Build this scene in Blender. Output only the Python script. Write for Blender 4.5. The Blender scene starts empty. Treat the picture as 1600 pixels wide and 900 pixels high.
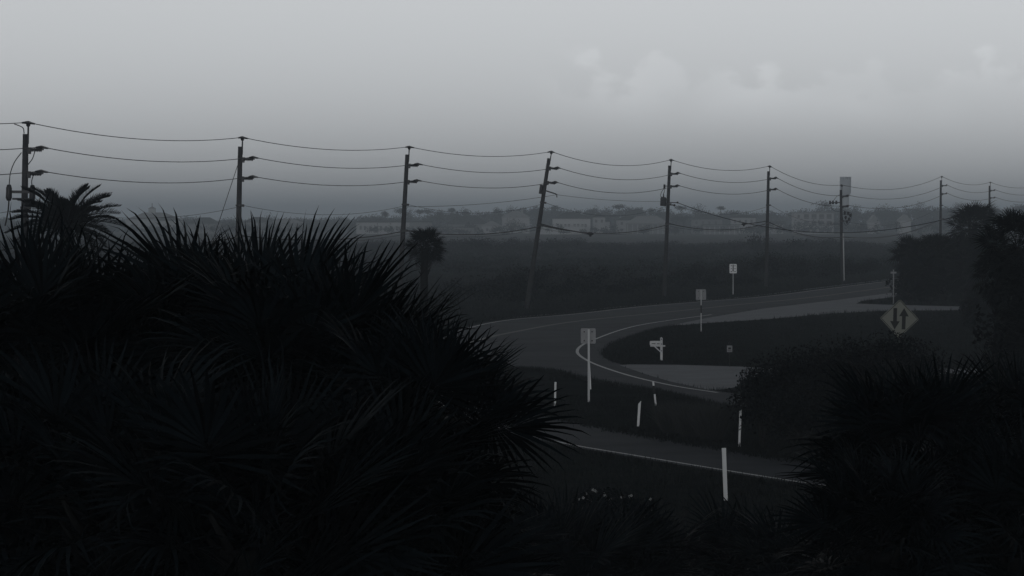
import bpy, bmesh, math, random
import numpy as np
from mathutils import Matrix, Vector
from mathutils.geometry import tessellate_polygon

R = math.radians
scene = bpy.context.scene
C = scene.collection
F = 5000.0          # focal length in pixels of a 1600 px wide picture
CAMZ = 7.5          # the balcony the photograph was taken from
HOR = 340.0

# ------------------------------------------------------------------ camera
cam_d = bpy.data.cameras.new('camera')
cam = bpy.data.objects.new('camera', cam_d)
C.objects.link(cam)
cam.location = (0, 0, CAMZ)
cam.rotation_euler = (R(90), 0, 0)
cam_d.sensor_width = 36.0
cam_d.lens = 36.0 * F / 1600.0
cam_d.shift_y = -110.0 / 1600.0
cam_d.clip_start = 0.5
cam_d.clip_end = 40000
scene.camera = cam

# ------------------------------------------------------------------ sky
SUN_EL, SUN_AZ = 3.0, 195.0       # degrees; azimuth clockwise from the view direction (+Y)
world = bpy.data.worlds.new('World')
scene.world = world
world.use_nodes = True
nt = world.node_tree
for n in list(nt.nodes):
    nt.nodes.remove(n)
def N(t, **kw):
    n = nt.nodes.new(t)
    for k, v in kw.items():
        setattr(n, k, v)
    return n
L = nt.links.new
out = N('ShaderNodeOutputWorld')
bg = N('ShaderNodeBackground')
sky = N('ShaderNodeTexSky', sky_type='NISHITA', sun_disc=False)
sky.sun_elevation = R(SUN_EL)
sky.sun_rotation = R(SUN_AZ)
sky.air_density = 1.0
sky.dust_density = 0.5
sky.ozone_density = 1.0
bw = N('ShaderNodeRGBToBW')
tint = N('ShaderNodeMix', data_type='RGBA', blend_type='MULTIPLY')
tint.inputs[0].default_value = 1.0
tint.inputs[7].default_value = (0.96, 0.99, 1.02, 1)
L(sky.outputs[0], bw.inputs[0])
# faint cumulus low over the horizon, all the way round
tc = N('ShaderNodeTexCoord')
sep = N('ShaderNodeSeparateXYZ')
L(tc.outputs['Generated'], sep.inputs[0])
def MR(src, a, b, c=0.0, d=1.0, smooth=True):
    n = N('ShaderNodeMapRange')
    if smooth: n.interpolation_type = 'SMOOTHSTEP'
    n.clamp = True
    for k, v in zip(('From Min', 'From Max', 'To Min', 'To Max'), (a, b, c, d)):
        n.inputs[k].default_value = v
    L(src, n.inputs['Value'])
    return n.outputs[0]
def MUL(a, b):
    n = N('ShaderNodeMath', operation='MULTIPLY')
    L(a, n.inputs[0]); L(b, n.inputs[1])
    return n.outputs[0]
def NOISE(scale, loc, detail, rough):
    mp = N('ShaderNodeMapping')
    mp.inputs['Scale'].default_value = (1.0, 1.0, 1.25)
    mp.inputs['Location'].default_value = loc
    L(tc.outputs['Generated'], mp.inputs[0])
    n = N('ShaderNodeTexNoise')
    n.inputs['Scale'].default_value = scale
    n.inputs['Detail'].default_value = detail
    n.inputs['Roughness'].default_value = rough
    L(mp.outputs[0], n.inputs['Vector'])
    return n.outputs['Fac']
# tops billow where the noise beats a threshold that rises with height, feet melt into the haze
puff = NOISE(62.0, (0.592, 0.7, 0.087), 8.0, 0.5)
hz = N('ShaderNodeMath', operation='MULTIPLY_ADD')
hz.inputs[1].default_value = -20.0
hz.inputs[2].default_value = 0.905
L(sep.outputs['Z'], hz.inputs[0])
sm = N('ShaderNodeMath', operation='ADD')
L(puff, sm.inputs[0]); L(hz.outputs[0], sm.inputs[1])
dens = MR(sm.outputs[0], 0.49, 0.60)
feet = MR(sep.outputs['Z'], 0.021, 0.047)
side = MR(sep.outputs['X'], -0.01, 0.045)
big = MR(NOISE(17.0, (0.222, 0.2, 0.4), 2.0, 0.5), 0.42, 0.62, 0.25, 1.0)
m1 = N('ShaderNodeMath', operation='MULTIPLY')
L(MUL(dens, feet), m1.inputs[0]); L(MUL(side, big), m1.inputs[1])
m2 = N('ShaderNodeMath', operation='MULTIPLY_ADD')
m2.inputs[1].default_value = 0.20; m2.inputs[2].default_value = 1.0
L(m1.outputs[0], m2.inputs[0])
m3 = N('ShaderNodeMath', operation='MULTIPLY')
L(bw.outputs[0], m3.inputs[0]); L(m2.outputs[0], m3.inputs[1])
L(m3.outputs[0], tint.inputs[6])
L(tint.outputs[2], bg.inputs[0])
bg.inputs[1].default_value = 0.1
L(bg.outputs[0], out.inputs[0])

# the sun is all but gone: a weak wide glow
sd = bpy.data.lights.new('sun', 'SUN')
sd.energy = 0.05
sd.angle = R(15)
sd.color = (1.0, 0.97, 0.93)
sun = bpy.data.objects.new('sun', sd)
C.objects.link(sun)
dirv = Vector((math.sin(R(SUN_AZ)) * math.cos(R(SUN_EL)), math.cos(R(SUN_AZ)) * math.cos(R(SUN_EL)), math.sin(R(SUN_EL))))
sun.rotation_euler = dirv.to_track_quat('Z', 'Y').to_euler()
sun.location = (60, -30, 60)

vs = scene.view_settings
vs.view_transform = 'Standard'
vs.look = 'None'
vs.exposure = 1.05
vs.gamma = 1.0
vs.use_curve_mapping = False
cy = scene.cycles
cy.use_denoising = True
cy.max_bounces = 5
cy.diffuse_bounces = 2
cy.glossy_bounces = 2
cy.transparent_max_bounces = 4
cy.volume_bounces = 0
cy.caustics_reflective = False
cy.caustics_refractive = False

random.seed(7)
rng = np.random.default_rng(7)

# ------------------------------------------------------------------ helpers
def gp(px, py, z=0.0):
    """point on the level z seen at photo pixel (px, py): used once to survey the ground plan"""
    Y = F * (CAMZ - z) / (py - HOR)
    return ((px - 800.0) / F * Y, Y)
def at(px, py, Y):
    return Vector(((px - 800.0) / F * Y, Y, CAMZ - (py - HOR) / F * Y))

def tag(o, label=None, cat=None, group=None, kind=None):
    if label: o['label'] = label
    if cat: o['category'] = cat
    if group: o['group'] = group
    if kind: o['kind'] = kind
    return o
def empty(name, loc=(0, 0, 0), rz=0.0):
    o = bpy.data.objects.new(name, None)
    o.empty_display_size = 0.3
    C.objects.link(o)
    o.location = loc
    o.rotation_euler = (0, 0, rz)
    return o
def link(name, me, parent=None):
    o = bpy.data.objects.new(name, me)
    C.objects.link(o)
    if parent is not None:
        o.parent = parent
    return o

class MB:
    def __init__(self):
        self.v = []; self.f = []; self.smooth = []
    def add(self, vs_, fs_, smooth=False):
        b = len(self.v)
        self.v += [tuple(p) for p in vs_]
        self.f += [tuple(i + b for i in q) for q in fs_]
        self.smooth += [smooth] * len(fs_)
        return self
    def box(self, c, s, M=None):
        x, y, z = s[0] / 2, s[1] / 2, s[2] / 2
        p = [Vector((c[0] + i * x, c[1] + j * y, c[2] + k * z)) for k in (-1, 1) for j in (-1, 1) for i in (-1, 1)]
        if M is not None: p = [M @ q for q in p]
        return self.add(p, [(0, 2, 3, 1), (4, 5, 7, 6), (0, 1, 5, 4), (2, 6, 7, 3), (0, 4, 6, 2), (1, 3, 7, 5)])
    def tube(self, pts, rad, n=8, cap=True):
        pts = [Vector(p) for p in pts]
        if not hasattr(rad, '__len__'): rad = [rad] * len(pts)
        vs_, fs_ = [], []
        for i, p in enumerate(pts):
            d = (pts[min(i + 1, len(pts) - 1)] - pts[max(i - 1, 0)])
            d.normalize()
            a = d.cross(Vector((0, 0, 1)))
            if a.length < 1e-3: a = Vector((1, 0, 0))
            a.normalize(); b = d.cross(a)
            for k in range(n):
                t = 2 * math.pi * k / n
                vs_.append(p + (a * math.cos(t) + b * math.sin(t)) * rad[i])
        for i in range(len(pts) - 1):
            for k in range(n):
                k2 = (k + 1) % n
                fs_.append((i * n + k, i * n + k2, (i + 1) * n + k2, (i + 1) * n + k))
        if cap:
            fs_.append(tuple(range(n)))
            fs_.append(tuple((len(pts) - 1) * n + k for k in reversed(range(n))))
        return self.add(vs_, fs_, True)
    def poly(self, pts, t, M=None):
        """flat polygon in local XZ with thickness t along Y"""
        n = len(pts)
        p = [Vector((x, -t / 2, z)) for x, z in pts] + [Vector((x, t / 2, z)) for x, z in pts]
        if M is not None: p = [M @ q for q in p]
        tri = tessellate_polygon([[Vector((x, z, 0)) for x, z in pts]])
        fs_ = [tuple(q) for q in tri] + [tuple(i + n for i in reversed(q)) for q in tri]
        fs_ += [(i, (i + 1) % n, (i + 1) % n + n, i + n) for i in range(n)]
        return self.add(p, fs_)
    def mesh(self, name, mat):
        me = bpy.data.meshes.new(name)
        me.from_pydata(self.v, [], self.f)
        me.polygons.foreach_set('use_smooth', self.smooth)
        bm = bmesh.new(); bm.from_mesh(me)
        bmesh.ops.recalc_face_normals(bm, faces=bm.faces)
        bm.to_mesh(me); bm.free()
        me.materials.append(mat)
        me.update()
        return me
    def build(self, name, mat, parent=None):
        return link(name, self.mesh(name, mat), parent)

def np_quads(name, V, mat, per=4):
    """V: (n, per, 3) array of polygons"""
    n = len(V)
    me = bpy.data.meshes.new(name)
    me.vertices.add(n * per)
    me.vertices.foreach_set('co', np.ascontiguousarray(V, dtype=np.float32).ravel())
    me.loops.add(n * per)
    me.loops.foreach_set('vertex_index', np.arange(n * per, dtype=np.int32))
    me.polygons.add(n)
    me.polygons.foreach_set('loop_start', np.arange(0, n * per, per, dtype=np.int32))
    me.polygons.foreach_set('loop_total', np.full(n, per, dtype=np.int32))
    me.materials.append(mat)
    me.update(calc_edges=True)
    return me

def catmull(pts, n=8):
    P = [pts[0]] + list(pts) + [pts[-1]]
    o = []
    for i in range(1, len(P) - 2):
        p0, p1, p2, p3 = [np.array(q, float) for q in P[i - 1:i + 3]]
        for k in range(n):
            t = k / n
            o.append(tuple(0.5 * ((2 * p1) + (-p0 + p2) * t + (2 * p0 - 5 * p1 + 4 * p2 - p3) * t * t + (-p0 + 3 * p1 - 3 * p2 + p3) * t ** 3)))
    o.append(tuple(pts[-1]))
    return o

# ------------------------------------------------------------------ materials
def mat(name, col, rough=0.8, noise=None, col2=None, scale=5.0, bump=0.0, spec=0.3, metal=0.0, rnd=0.0, trans=None):
    m = bpy.data.materials.new(name)
    m.use_nodes = True
    t = m.node_tree
    b = t.nodes['Principled BSDF']
    b.inputs['Roughness'].default_value = rough
    b.inputs['Metallic'].default_value = metal
    b.inputs['Specular IOR Level'].default_value = spec
    b.inputs['Base Color'].default_value = (*col, 1)
    src = None
    if noise:
        tc_ = t.nodes.new('ShaderNodeTexCoord')
        nz_ = t.nodes.new('ShaderNodeTexNoise')
        nz_.inputs['Scale'].default_value = scale
        nz_.inputs['Detail'].default_value = 6
        nz_.inputs['Roughness'].default_value = 0.65
        t.links.new(tc_.outputs['Object'], nz_.inputs['Vector'])
        r_ = t.nodes.new('ShaderNodeValToRGB')
        r_.color_ramp.elements[0].position = 0.5 - noise / 2
        r_.color_ramp.elements[1].position = 0.5 + noise / 2
        r_.color_ramp.elements[0].color = (*col, 1)
        r_.color_ramp.elements[1].color = (*(col2 or col), 1)
        t.links.new(nz_.outputs['Fac'], r_.inputs[0])
        src = r_.outputs[0]
        if bump:
            bp = t.nodes.new('ShaderNodeBump')
            bp.inputs['Strength'].default_value = bump
            bp.inputs['Distance'].default_value = 0.05
            t.links.new(nz_.outputs['Fac'], bp.inputs['Height'])
            t.links.new(bp.outputs[0], b.inputs['Normal'])
    if rnd:
        oi = t.nodes.new('ShaderNodeNewGeometry')
        mr = t.nodes.new('ShaderNodeMapRange')
        mr.inputs['To Min'].default_value = 1 - rnd
        mr.inputs['To Max'].default_value = 1 + rnd
        t.links.new(oi.outputs['Random Per Island'], mr.inputs['Value'])
        mx = t.nodes.new('ShaderNodeMix'); mx.data_type = 'RGBA'; mx.blend_type = 'MULTIPLY'
        mx.inputs[0].default_value = 1.0
        mx.inputs[6].default_value = (*col, 1)
        if src: t.links.new(src, mx.inputs[6])
        t.links.new(mr.outputs[0], mx.inputs[7])
        src = mx.outputs[2]
    if src is not None:
        t.links.new(src, b.inputs['Base Color'])
    return m

M = {}
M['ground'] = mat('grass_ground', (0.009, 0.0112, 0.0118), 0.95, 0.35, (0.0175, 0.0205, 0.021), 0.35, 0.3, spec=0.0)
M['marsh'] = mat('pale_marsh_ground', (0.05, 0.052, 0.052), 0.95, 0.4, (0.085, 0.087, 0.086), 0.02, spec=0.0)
M['asphalt'] = mat('asphalt', (0.019, 0.023, 0.029), 0.9, 0.4, (0.042, 0.047, 0.055), 0.22, 0.1, spec=0.06)
M['concrete'] = mat('concrete', (0.105, 0.113, 0.125), 0.9, 0.5, (0.165, 0.175, 0.19), 0.5, 0.1, spec=0.05)
M['paint'] = mat('road_paint', (0.45, 0.46, 0.47), 0.7, 0.5, (0.22, 0.23, 0.24), 3.0)
M['paint_worn'] = mat('worn_centre_paint', (0.09, 0.09, 0.088), 0.8, 0.5, (0.05, 0.05, 0.05), 2.0)
M['grass'] = mat('grass_blade', (0.0125, 0.015, 0.0152), 0.8, spec=0.02, rnd=0.65)
M['pale_grass'] = mat('pale_plume_grass', (0.034, 0.037, 0.038), 0.8, spec=0.03, rnd=0.4)
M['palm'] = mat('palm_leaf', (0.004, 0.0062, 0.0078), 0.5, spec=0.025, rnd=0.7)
M['palm_far'] = mat('palm_leaf_bluish', (0.0045, 0.0062, 0.007), 0.6, spec=0.012, rnd=0.5)
M['dead'] = mat('dry_palm_leaf', (0.02, 0.021, 0.021), 0.85, spec=0.02, rnd=0.5)
M['trunk'] = mat('palm_trunk', (0.006, 0.007, 0.0075), 0.9, 0.5, (0.014, 0.015, 0.0155), 6.0, 0.5, spec=0.01)
M['bark'] = mat('shrub_bark', (0.02, 0.02, 0.02), 0.9, spec=0.05)
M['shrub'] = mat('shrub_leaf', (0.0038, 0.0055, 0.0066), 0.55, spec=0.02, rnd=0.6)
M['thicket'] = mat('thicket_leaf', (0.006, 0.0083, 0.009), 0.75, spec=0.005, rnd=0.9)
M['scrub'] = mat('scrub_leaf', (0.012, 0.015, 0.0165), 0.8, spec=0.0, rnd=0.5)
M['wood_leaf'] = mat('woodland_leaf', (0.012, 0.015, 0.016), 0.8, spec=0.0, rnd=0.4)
M['flower'] = mat('white_petal', (0.35, 0.36, 0.36), 0.6)
M['pole'] = mat('weathered_pole_wood', (0.032, 0.033, 0.036), 0.9, 0.5, (0.06, 0.061, 0.064), 3.0, 0.3, spec=0.02)
M['steel'] = mat('galvanised_steel', (0.04, 0.041, 0.044), 0.6, 0.6, (0.07, 0.071, 0.075), 8.0, metal=0.0)
M['wire'] = mat('black_cable', (0.012, 0.012, 0.013), 0.6)
M['insul'] = mat('dark_insulator', (0.022, 0.022, 0.025), 0.45)
M['can'] = mat('transformer_grey', (0.035, 0.037, 0.042), 0.6)
M['pvc'] = mat('white_plastic', (0.68, 0.69, 0.70), 0.5, 0.6, (0.58, 0.59, 0.6), 4.0)
M['black'] = mat('black_paint', (0.008, 0.008, 0.009), 0.6)
M['alu'] = mat('bare_aluminium', (0.18, 0.185, 0.195), 0.55, 0.5, (0.26, 0.265, 0.275), 5.0, metal=0.0)
M['white_sign'] = mat('white_sign_face', (0.72, 0.73, 0.75), 0.5)
M['post'] = mat('sign_post_steel', (0.42, 0.43, 0.44), 0.55)
M['yellow'] = mat('dull_yellow_sign', (0.175, 0.182, 0.158), 0.5, 0.7, (0.15, 0.157, 0.138), 2.0)
M['white_paint'] = mat('white_painted_wood', (0.55, 0.56, 0.57), 0.6, 0.5, (0.45, 0.46, 0.47), 6.0)
M['wall_a'] = mat('pale_stucco', (0.33, 0.335, 0.34), 0.9)
M['wall_b'] = mat('grey_stucco', (0.27, 0.275, 0.28), 0.9)
M['wall_c'] = mat('dim_stucco', (0.15, 0.153, 0.158), 0.9)
M['roof_a'] = mat('dark_shingle_roof', (0.03, 0.034, 0.034), 0.9)
M['roof_b'] = mat('pale_metal_roof', (0.17, 0.175, 0.18), 0.8)
M['pane'] = mat('window_glass', (0.05, 0.053, 0.058), 0.5, spec=0.2)
M['tower'] = mat('tower_render', (0.27, 0.275, 0.285), 0.9)

# ------------------------------------------------------------------ ground plan (metres, camera over the origin looking along +Y)
def sheet(name, pts, z, m, parent=None):
    tri = tessellate_polygon([[Vector((x, y, 0)) for x, y in pts]])
    me = bpy.data.meshes.new(name)
    me.from_pydata([(x, y, z) for x, y in pts], [], [tuple(q) for q in tri])
    bm = bmesh.new(); bm.from_mesh(me)
    for f in bm.faces:
        if f.normal.z < 0: f.normal_flip()
    bm.to_mesh(me); bm.free()
    me.materials.append(m)
    return link(name, me, parent)
def strip(name, pts, w, z, m, parent=None):
    P = [Vector((x, y, 0)) for x, y in pts]
    v, f = [], []
    for i, p in enumerate(P):
        d = P[min(i + 1, len(P) - 1)] - P[max(i - 1, 0)]
        d.normalize()
        n = Vector((-d.y, d.x, 0)) * (w / 2)
        v += [(p.x + n.x, p.y + n.y, z), (p.x - n.x, p.y - n.y, z)]
    for i in range(len(P) - 1):
        f.append((2 * i, 2 * i + 1, 2 * i + 3, 2 * i + 2))
    me = bpy.data.meshes.new(name)
    me.from_pydata(v, [], f)
    bm = bmesh.new(); bm.from_mesh(me)
    for q in bm.faces:
        if q.normal.z < 0: q.normal_flip()
    bm.to_mesh(me); bm.free()
    me.materials.append(m)
    return link(name, me, parent)

gm = bpy.data.meshes.new('ground')
gx = [-8400, -1500, -300, -60, 60, 300, 1500, 8400]
gy = [-300, 0, 60, 200, 450, 1200, 3000, 9500]
gm.from_pydata([(x, y, 0) for y in gy for x in gx], [], [(j * 8 + i, j * 8 + i + 1, (j + 1) * 8 + i + 1, (j + 1) * 8 + i) for j in range(7) for i in range(7)])
gm.materials.append(M['ground'])
tag(link('ground', gm), 'dark grassy coastal ground running flat to the horizon', 'ground', kind='structure')

marsh = []
for k_ in range(40):
    a_ = -420 + 840 * k_ / 39
    marsh.append((a_, 835 + 14 * math.sin(a_ / 37.0) + 9 * math.sin(a_ / 13.0)))
for k_ in range(40):
    a_ = 700 - 1400 * k_ / 39
    marsh.append((a_, 1690 + 20 * math.sin(a_ / 50.0)))
outer = catmull([(30, 48), (22, 62), (16, 74), (12.4, 82), (10.3, 86.6), (8.0, 91), (4.0, 100.5), (1.5, 107), (-1.0, 117), (-3.2, 132), (-4.6, 152),
                 (-5.0, 175), (-4.2, 200), (-2.6, 220), (0, 235), (5, 249), (10.8, 269), (17.2, 286), (24.4, 305), (34, 340), (46, 383), (62, 440), (82, 512), (110, 615), (150, 760)])
inner = catmull([(30, 84), (21, 103), (15, 119), (11.2, 131), (8.6, 139.4), (7.3, 146.5), (6.5, 153), (5.6, 163), (5.0, 170), (5.04, 178.6), (6.1, 192), (8.6, 209.5), (10.8, 220),
                 (14.8, 239), (21, 264), (28.8, 288), (37.8, 318), (50, 360), (68, 425), (90, 503), (118, 605), (158, 752)])
def offset(pts, d):
    o = []
    for i, p in enumerate(pts):
        a = Vector(pts[max(i - 1, 0)]); b = Vector(pts[min(i + 1, len(pts) - 1)])
        t = (b - a).normalized()
        o.append((p[0] - t.y * d, p[1] + t.x * d))
    return o
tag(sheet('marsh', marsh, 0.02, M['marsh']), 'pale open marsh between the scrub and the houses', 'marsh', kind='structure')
road_poly = offset(outer, 0.35) + list(reversed(inner))
road = sheet('road', road_poly, 0.008, M['asphalt'])
tag(road, 'dark asphalt road bending left behind the palms and back', 'road', kind='structure')
strip('edge_line', outer, 0.15, 0.013, M['paint'], road)
in_line = catmull([(8.8, 137), (7.1, 143), (5.4, 153), (4.0, 167), (3.7, 181), (5.1, 197), (8.9, 223), (15.4, 247)])
strip('edge_line', in_line, 0.17, 0.013, M['paint'], road)
ctr = catmull([(-3.2, 185), (-1.6, 199), (0.2, 210), (4.6, 231), (12.4, 254), (19, 274), (27, 297), (36, 328), (48, 371), (65, 433)])
strip('centre_line', ctr, 0.4, 0.013, M['paint_worn'], road)
med_up = catmull([(-0.3, 158), (1.7, 156), (3, 149), (5.6, 139), (6.7, 134), (8.6, 125.5), (12.4, 113.5), (18, 99.5), (28, 79)])
med_lo = catmull([(26.5, 62), (18, 78), (12.2, 90.6), (8.7, 99), (7.0, 103.3), (4.6, 110), (1.9, 119), (0.2, 128), (-0.9, 141), (-1.0, 152), (-0.3, 158)])
median = sheet('grass_median', med_up + med_lo[:-1], 0.02, M['ground'])
tag(median, 'grass strip between the two carriageways', 'median', kind='structure')
drive_poly = [(5.45, 162.6), (6.0, 163.2), (8.5, 162.8), (11.9, 160.5), (12.6, 159.2), (20, 158.6), (27, 158.2), (27, 153.2), (20, 153.2), (13, 152), (10.6, 147), (9.9, 141.5), (9.1, 139.2), (8.5, 139.4), (7.2, 146.5), (6.4, 153)]
drive = sheet('driveway', drive_poly, 0.012, M['concrete'])
tag(drive, 'pale concrete driveway below the mailbox', 'driveway', kind='structure')
drive2_poly = [(10.6, 220.3), (13.5, 226.8), (18.9, 236), (25, 250), (30, 257), (39, 259.5), (44, 260), (44, 269), (38.4, 269), (32, 275.5), (30, 279), (31.5, 288), (36, 302), (40.5, 316), (37.6, 318), (28.6, 288), (20.8, 264), (14.6, 239)]
drive2 = sheet('apron', drive2_poly, 0.012, M['concrete'])
tag(drive2, 'pale concrete apron and driveway leaving the far road to the right', 'driveway', kind='structure')
verge = offset(outer, 1.6)
strip('verge', verge[8 * 14:], 0.5, 0.010, M['concrete'])
tag(bpy.data.objects['verge'], 'thin pale strip along the outer edge of the far road', 'verge', kind='structure')

def pip(X, Y, poly):
    ins = np.zeros(X.shape, bool)
    j = len(poly) - 1
    for i in range(len(poly)):
        xi, yi = poly[i]; xj, yj = poly[j]
        c = ((yi > Y) != (yj > Y)) & (X < (xj - xi) * (Y - yi) / (yj - yi + 1e-12) + xi)
        ins ^= c
        j = i
    return ins
med_poly = med_up + med_lo[:-1]
def on_grass(X, Y):
    a = pip(X, Y, road_poly) & ~pip(X, Y, med_poly)
    return ~(a | pip(X, Y, drive_poly) | pip(X, Y, drive2_poly))

# ------------------------------------------------------------------ grass
def blades(X, Y, h, w, z=0.0, lean=0.35):
    n = len(X)
    a = rng.uniform(0, 2 * np.pi, n)
    la = rng.uniform(0, 2 * np.pi, n)
    hh = h * rng.uniform(0.5, 1.2, n)
    l = hh * lean * rng.uniform(0.2, 1.3, n)
    wx, wy = np.cos(a) * w / 2, np.sin(a) * w / 2
    V = np.zeros((n, 3, 3))
    V[:, 0] = np.stack([X - wx, Y - wy, np.full(n, z)], 1)
    V[:, 1] = np.stack([X + wx, Y + wy, np.full(n, z)], 1)
    V[:, 2] = np.stack([X + np.cos(la) * l, Y + np.sin(la) * l, z + hh], 1)
    return V
parts_ = []
for n, x0, x1, y0, y1, h, w in ((90000, -6, 22, 62, 135, 0.13, 0.02), (60000, 3, 40, 150, 262, 0.12, 0.035), (30000, -20, 70, 235, 420, 0.3, 0.06)):
    X = rng.uniform(x0, x1, n); Y = rng.uniform(y0, y1, n)
    jx, jy = rng.normal(0, 0.13, n), rng.normal(0, 0.35, n)
    keep = on_grass(X + jx, Y + jy) & (np.abs(X) < 0.17 * Y + 2)
    parts_.append(blades(X[keep], Y[keep], h, w))
# uneven tufts: denser, taller grass along the pavement edges and in loose patches
for poly, n, sp, h in ((med_up, 9000, 0.5, 0.2), (med_lo, 9000, 0.5, 0.2), (offset(outer, 1.15), 12000, 0.28, 0.2), (offset(inner, -0.25), 9000, 0.3, 0.18)):
    P = np.array(poly); k = rng.integers(0, len(P) - 1, n); t_ = rng.uniform(0, 1, n)[:, None]
    Q = P[k] * (1 - t_) + P[k + 1] * t_ + rng.normal(0, sp, (n, 2)) * np.array([0.5, 1.0])
    keep = (Q[:, 1] < 330) & ~(pip(Q[:, 0], Q[:, 1], drive_poly) | pip(Q[:, 0], Q[:, 1], drive2_poly))
    parts_.append(blades(Q[keep, 0], Q[keep, 1], h, 0.03))
cx, cy2 = rng.uniform(-6, 30, 420), rng.uniform(64, 260, 420)
k = rng.integers(0, 420, 26000)
X = cx[k] + rng.normal(0, 0.35, 26000); Y = cy2[k] + rng.normal(0, 0.6, 26000)
keep = on_grass(X, Y)
parts_.append(blades(X[keep], Y[keep], 0.26, 0.03))
X = rng.uniform(2.0, 9.0, 260); Y = rng.uniform(60, 74, 260)
parts_.append(blades(X, Y, 0.7, 0.022, lean=0.2))
tag(link('grass', np_quads('grass', np.concatenate(parts_), M['grass'], 3)), 'short mown grass on the verges, median and lawn', 'grass', kind='stuff')

# ------------------------------------------------------------------ leaf clouds
def leaf_cloud(c, r, n, size, clumps=14, flat=1.0, spread=0.36, shell=0.75):
    """n pointed leaves gathered in clumps through an ellipsoid of radii r at c -> (n,4,3)"""
    c = np.array(c, float); r = np.array(r, float)
    d = rng.normal(size=(clumps, 3)); d /= np.linalg.norm(d, axis=1)[:, None]
    d[:, 2] = np.where(d[:, 2] < -0.55, -d[:, 2] * 0.4, d[:, 2])
    cc = d * rng.uniform(0.25, shell, clumps)[:, None]
    k = rng.integers(0, clumps, n)
    p = cc[k] + rng.normal(size=(n, 3)) * spread * rng.uniform(0.4, 1.0, (clumps, 1))[k]
    ln = np.linalg.norm(p, axis=1)
    p = p / np.maximum(1.0, ln / 1.08)[:, None]
    p = c + p * r
    a = rng.normal(size=(n, 3)); a[:, 2] *= flat; a /= np.linalg.norm(a, axis=1)[:, None]
    b = rng.normal(size=(n, 3)); b -= a * (a * b).sum(1)[:, None]; b /= np.linalg.norm(b, axis=1)[:, None]
    s = (size * rng.uniform(0.6, 1.3, n))[:, None]
    V = np.stack([p - a * s * 0.5, p + b * s * 0.27, p + a * s * 0.5, p - b * s * 0.27], 1)
    return V

# line of utility poles (base x, y, height to the pin, lean to the right in degrees)
POLES = [(-31.5, 118, 12.1, 0.5), (-24.5, 160, 12.2, 0.9), (-17.25, 200, 12.46, 1.3), (-8.35, 235, 12.67, 3.1), (1.2, 264, 13.05, 8.5),
         (14.6, 307, 13.02, 2.4), (27.55, 347, 13.05, 1.2), (39.1, 379, 11.3, -0.8), (62.9, 470, 13.5, 0.4), (77.6, 520, 13.2, 0.0), (93.5, 570, 13.2, 0.0)]

# near thicket behind the poles
px_ = np.array([p[0] for p in POLES]); py_ = np.array([p[1] for p in POLES])
def behind(X, Y, gap):
    return Y > np.interp(X, px_, py_) + gap
vs_ = []
rows = []
n = 1500
X = rng.uniform(-62, 95, n); Y = rng.uniform(215, 470, n)
fr = np.interp(X, px_, py_)
keep = (Y > fr + 8) & (Y < fr + 75) & (np.abs(X) < 0.165 * Y + 3)
for x, y, f0 in zip(X[keep], Y[keep], fr[keep]):
    front = y - f0 < 24
    h = random.uniform(1.0, 1.8) if front else random.uniform(1.4, 2.4)
    h *= 1.0 + 0.42 * math.sin(x / 3.1) * math.sin(x / 7.3 + 1.0) + (0.22 if x > 20 and not front else 0)
    rr = random.uniform(1.2, 2.4)
    vs_.append(leaf_cloud((x, y, h * 0.5), (rr, rr, h * 0.55), 340 if front else 240, 0.2 if front else 0.22, clumps=14))
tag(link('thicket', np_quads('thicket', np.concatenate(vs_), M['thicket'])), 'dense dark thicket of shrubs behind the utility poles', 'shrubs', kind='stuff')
# taller single tufts standing out of the thicket are left to the mass; low marsh scrub beyond it
vs_ = []
n = 1300
Y = 430 + (rng.uniform(0, 1, n) ** 1.2) * 440
X = rng.uniform(-1, 1, n) * (0.165 * Y + 5)
keep = behind(X, Y, 40)
for x, y in zip(X[keep], Y[keep]):
    h = random.uniform(0.5, 1.2)
    rr = random.uniform(1.5, 4.0)
    vs_.append(leaf_cloud((x, y, h * 0.45), (rr, rr, h * 0.55), 70, 0.4, clumps=10))
# a ridge of taller bushes about 650 m out
for i in range(900):
    y = random.uniform(640, 800)
    x = random.uniform(-1, 1) * 0.165 * y
    u = x / y * F + 800
    top = 2.3 + 0.45 * math.sin(u / 61.0) + 0.35 * math.sin(u / 23.0 + 1.3)
    if 700 < u < 830: top += 0.8
    h = top * random.uniform(0.6, 1.0)
    rr = random.uniform(2.0, 4.0)
    vs_.append(leaf_cloud((x, y, h * 0.47), (rr, rr, h * 0.55), 130, 0.38, clumps=12))
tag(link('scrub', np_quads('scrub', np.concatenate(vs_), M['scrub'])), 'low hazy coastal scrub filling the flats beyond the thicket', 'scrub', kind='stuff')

# far wood
vs_ = []
def wood_top(u):
    # crown height of the far wood along the horizon (u = bearing in photo pixels)
    xs = [-50, 200, 400, 560, 680, 760, 800, 900, 1000, 1080, 1150, 1230, 1290, 1400, 1500, 1650]
    hs = [8.0, 8.5, 8.0, 9.0, 12.0, 12.5, 14.5, 14.5, 14.0, 12.5, 12.0, 13.2, 15.0, 14.6, 15.6, 16.5]
    return float(np.interp(u, xs, hs)) + 0.5 * math.sin(u / 9.0) + 0.5 * math.sin(u / 23.0 + 2)
for i in range(1500):
    u = random.uniform(-60, 1660)
    y = random.uniform(1720, 2150)
    x = (u - 800) / F * y
    h = wood_top(u) * random.uniform(0.68, 0.96)
    rr = random.uniform(3.0, 5.5)
    vs_.append(leaf_cloud((x, y, h - 3.6), (rr, rr, 3.6), 110, 0.95, clumps=9))
    vs_.append(leaf_cloud((x, y, h * 0.35), (rr, rr, h * 0.4), 26, 1.8, clumps=6))
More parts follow.
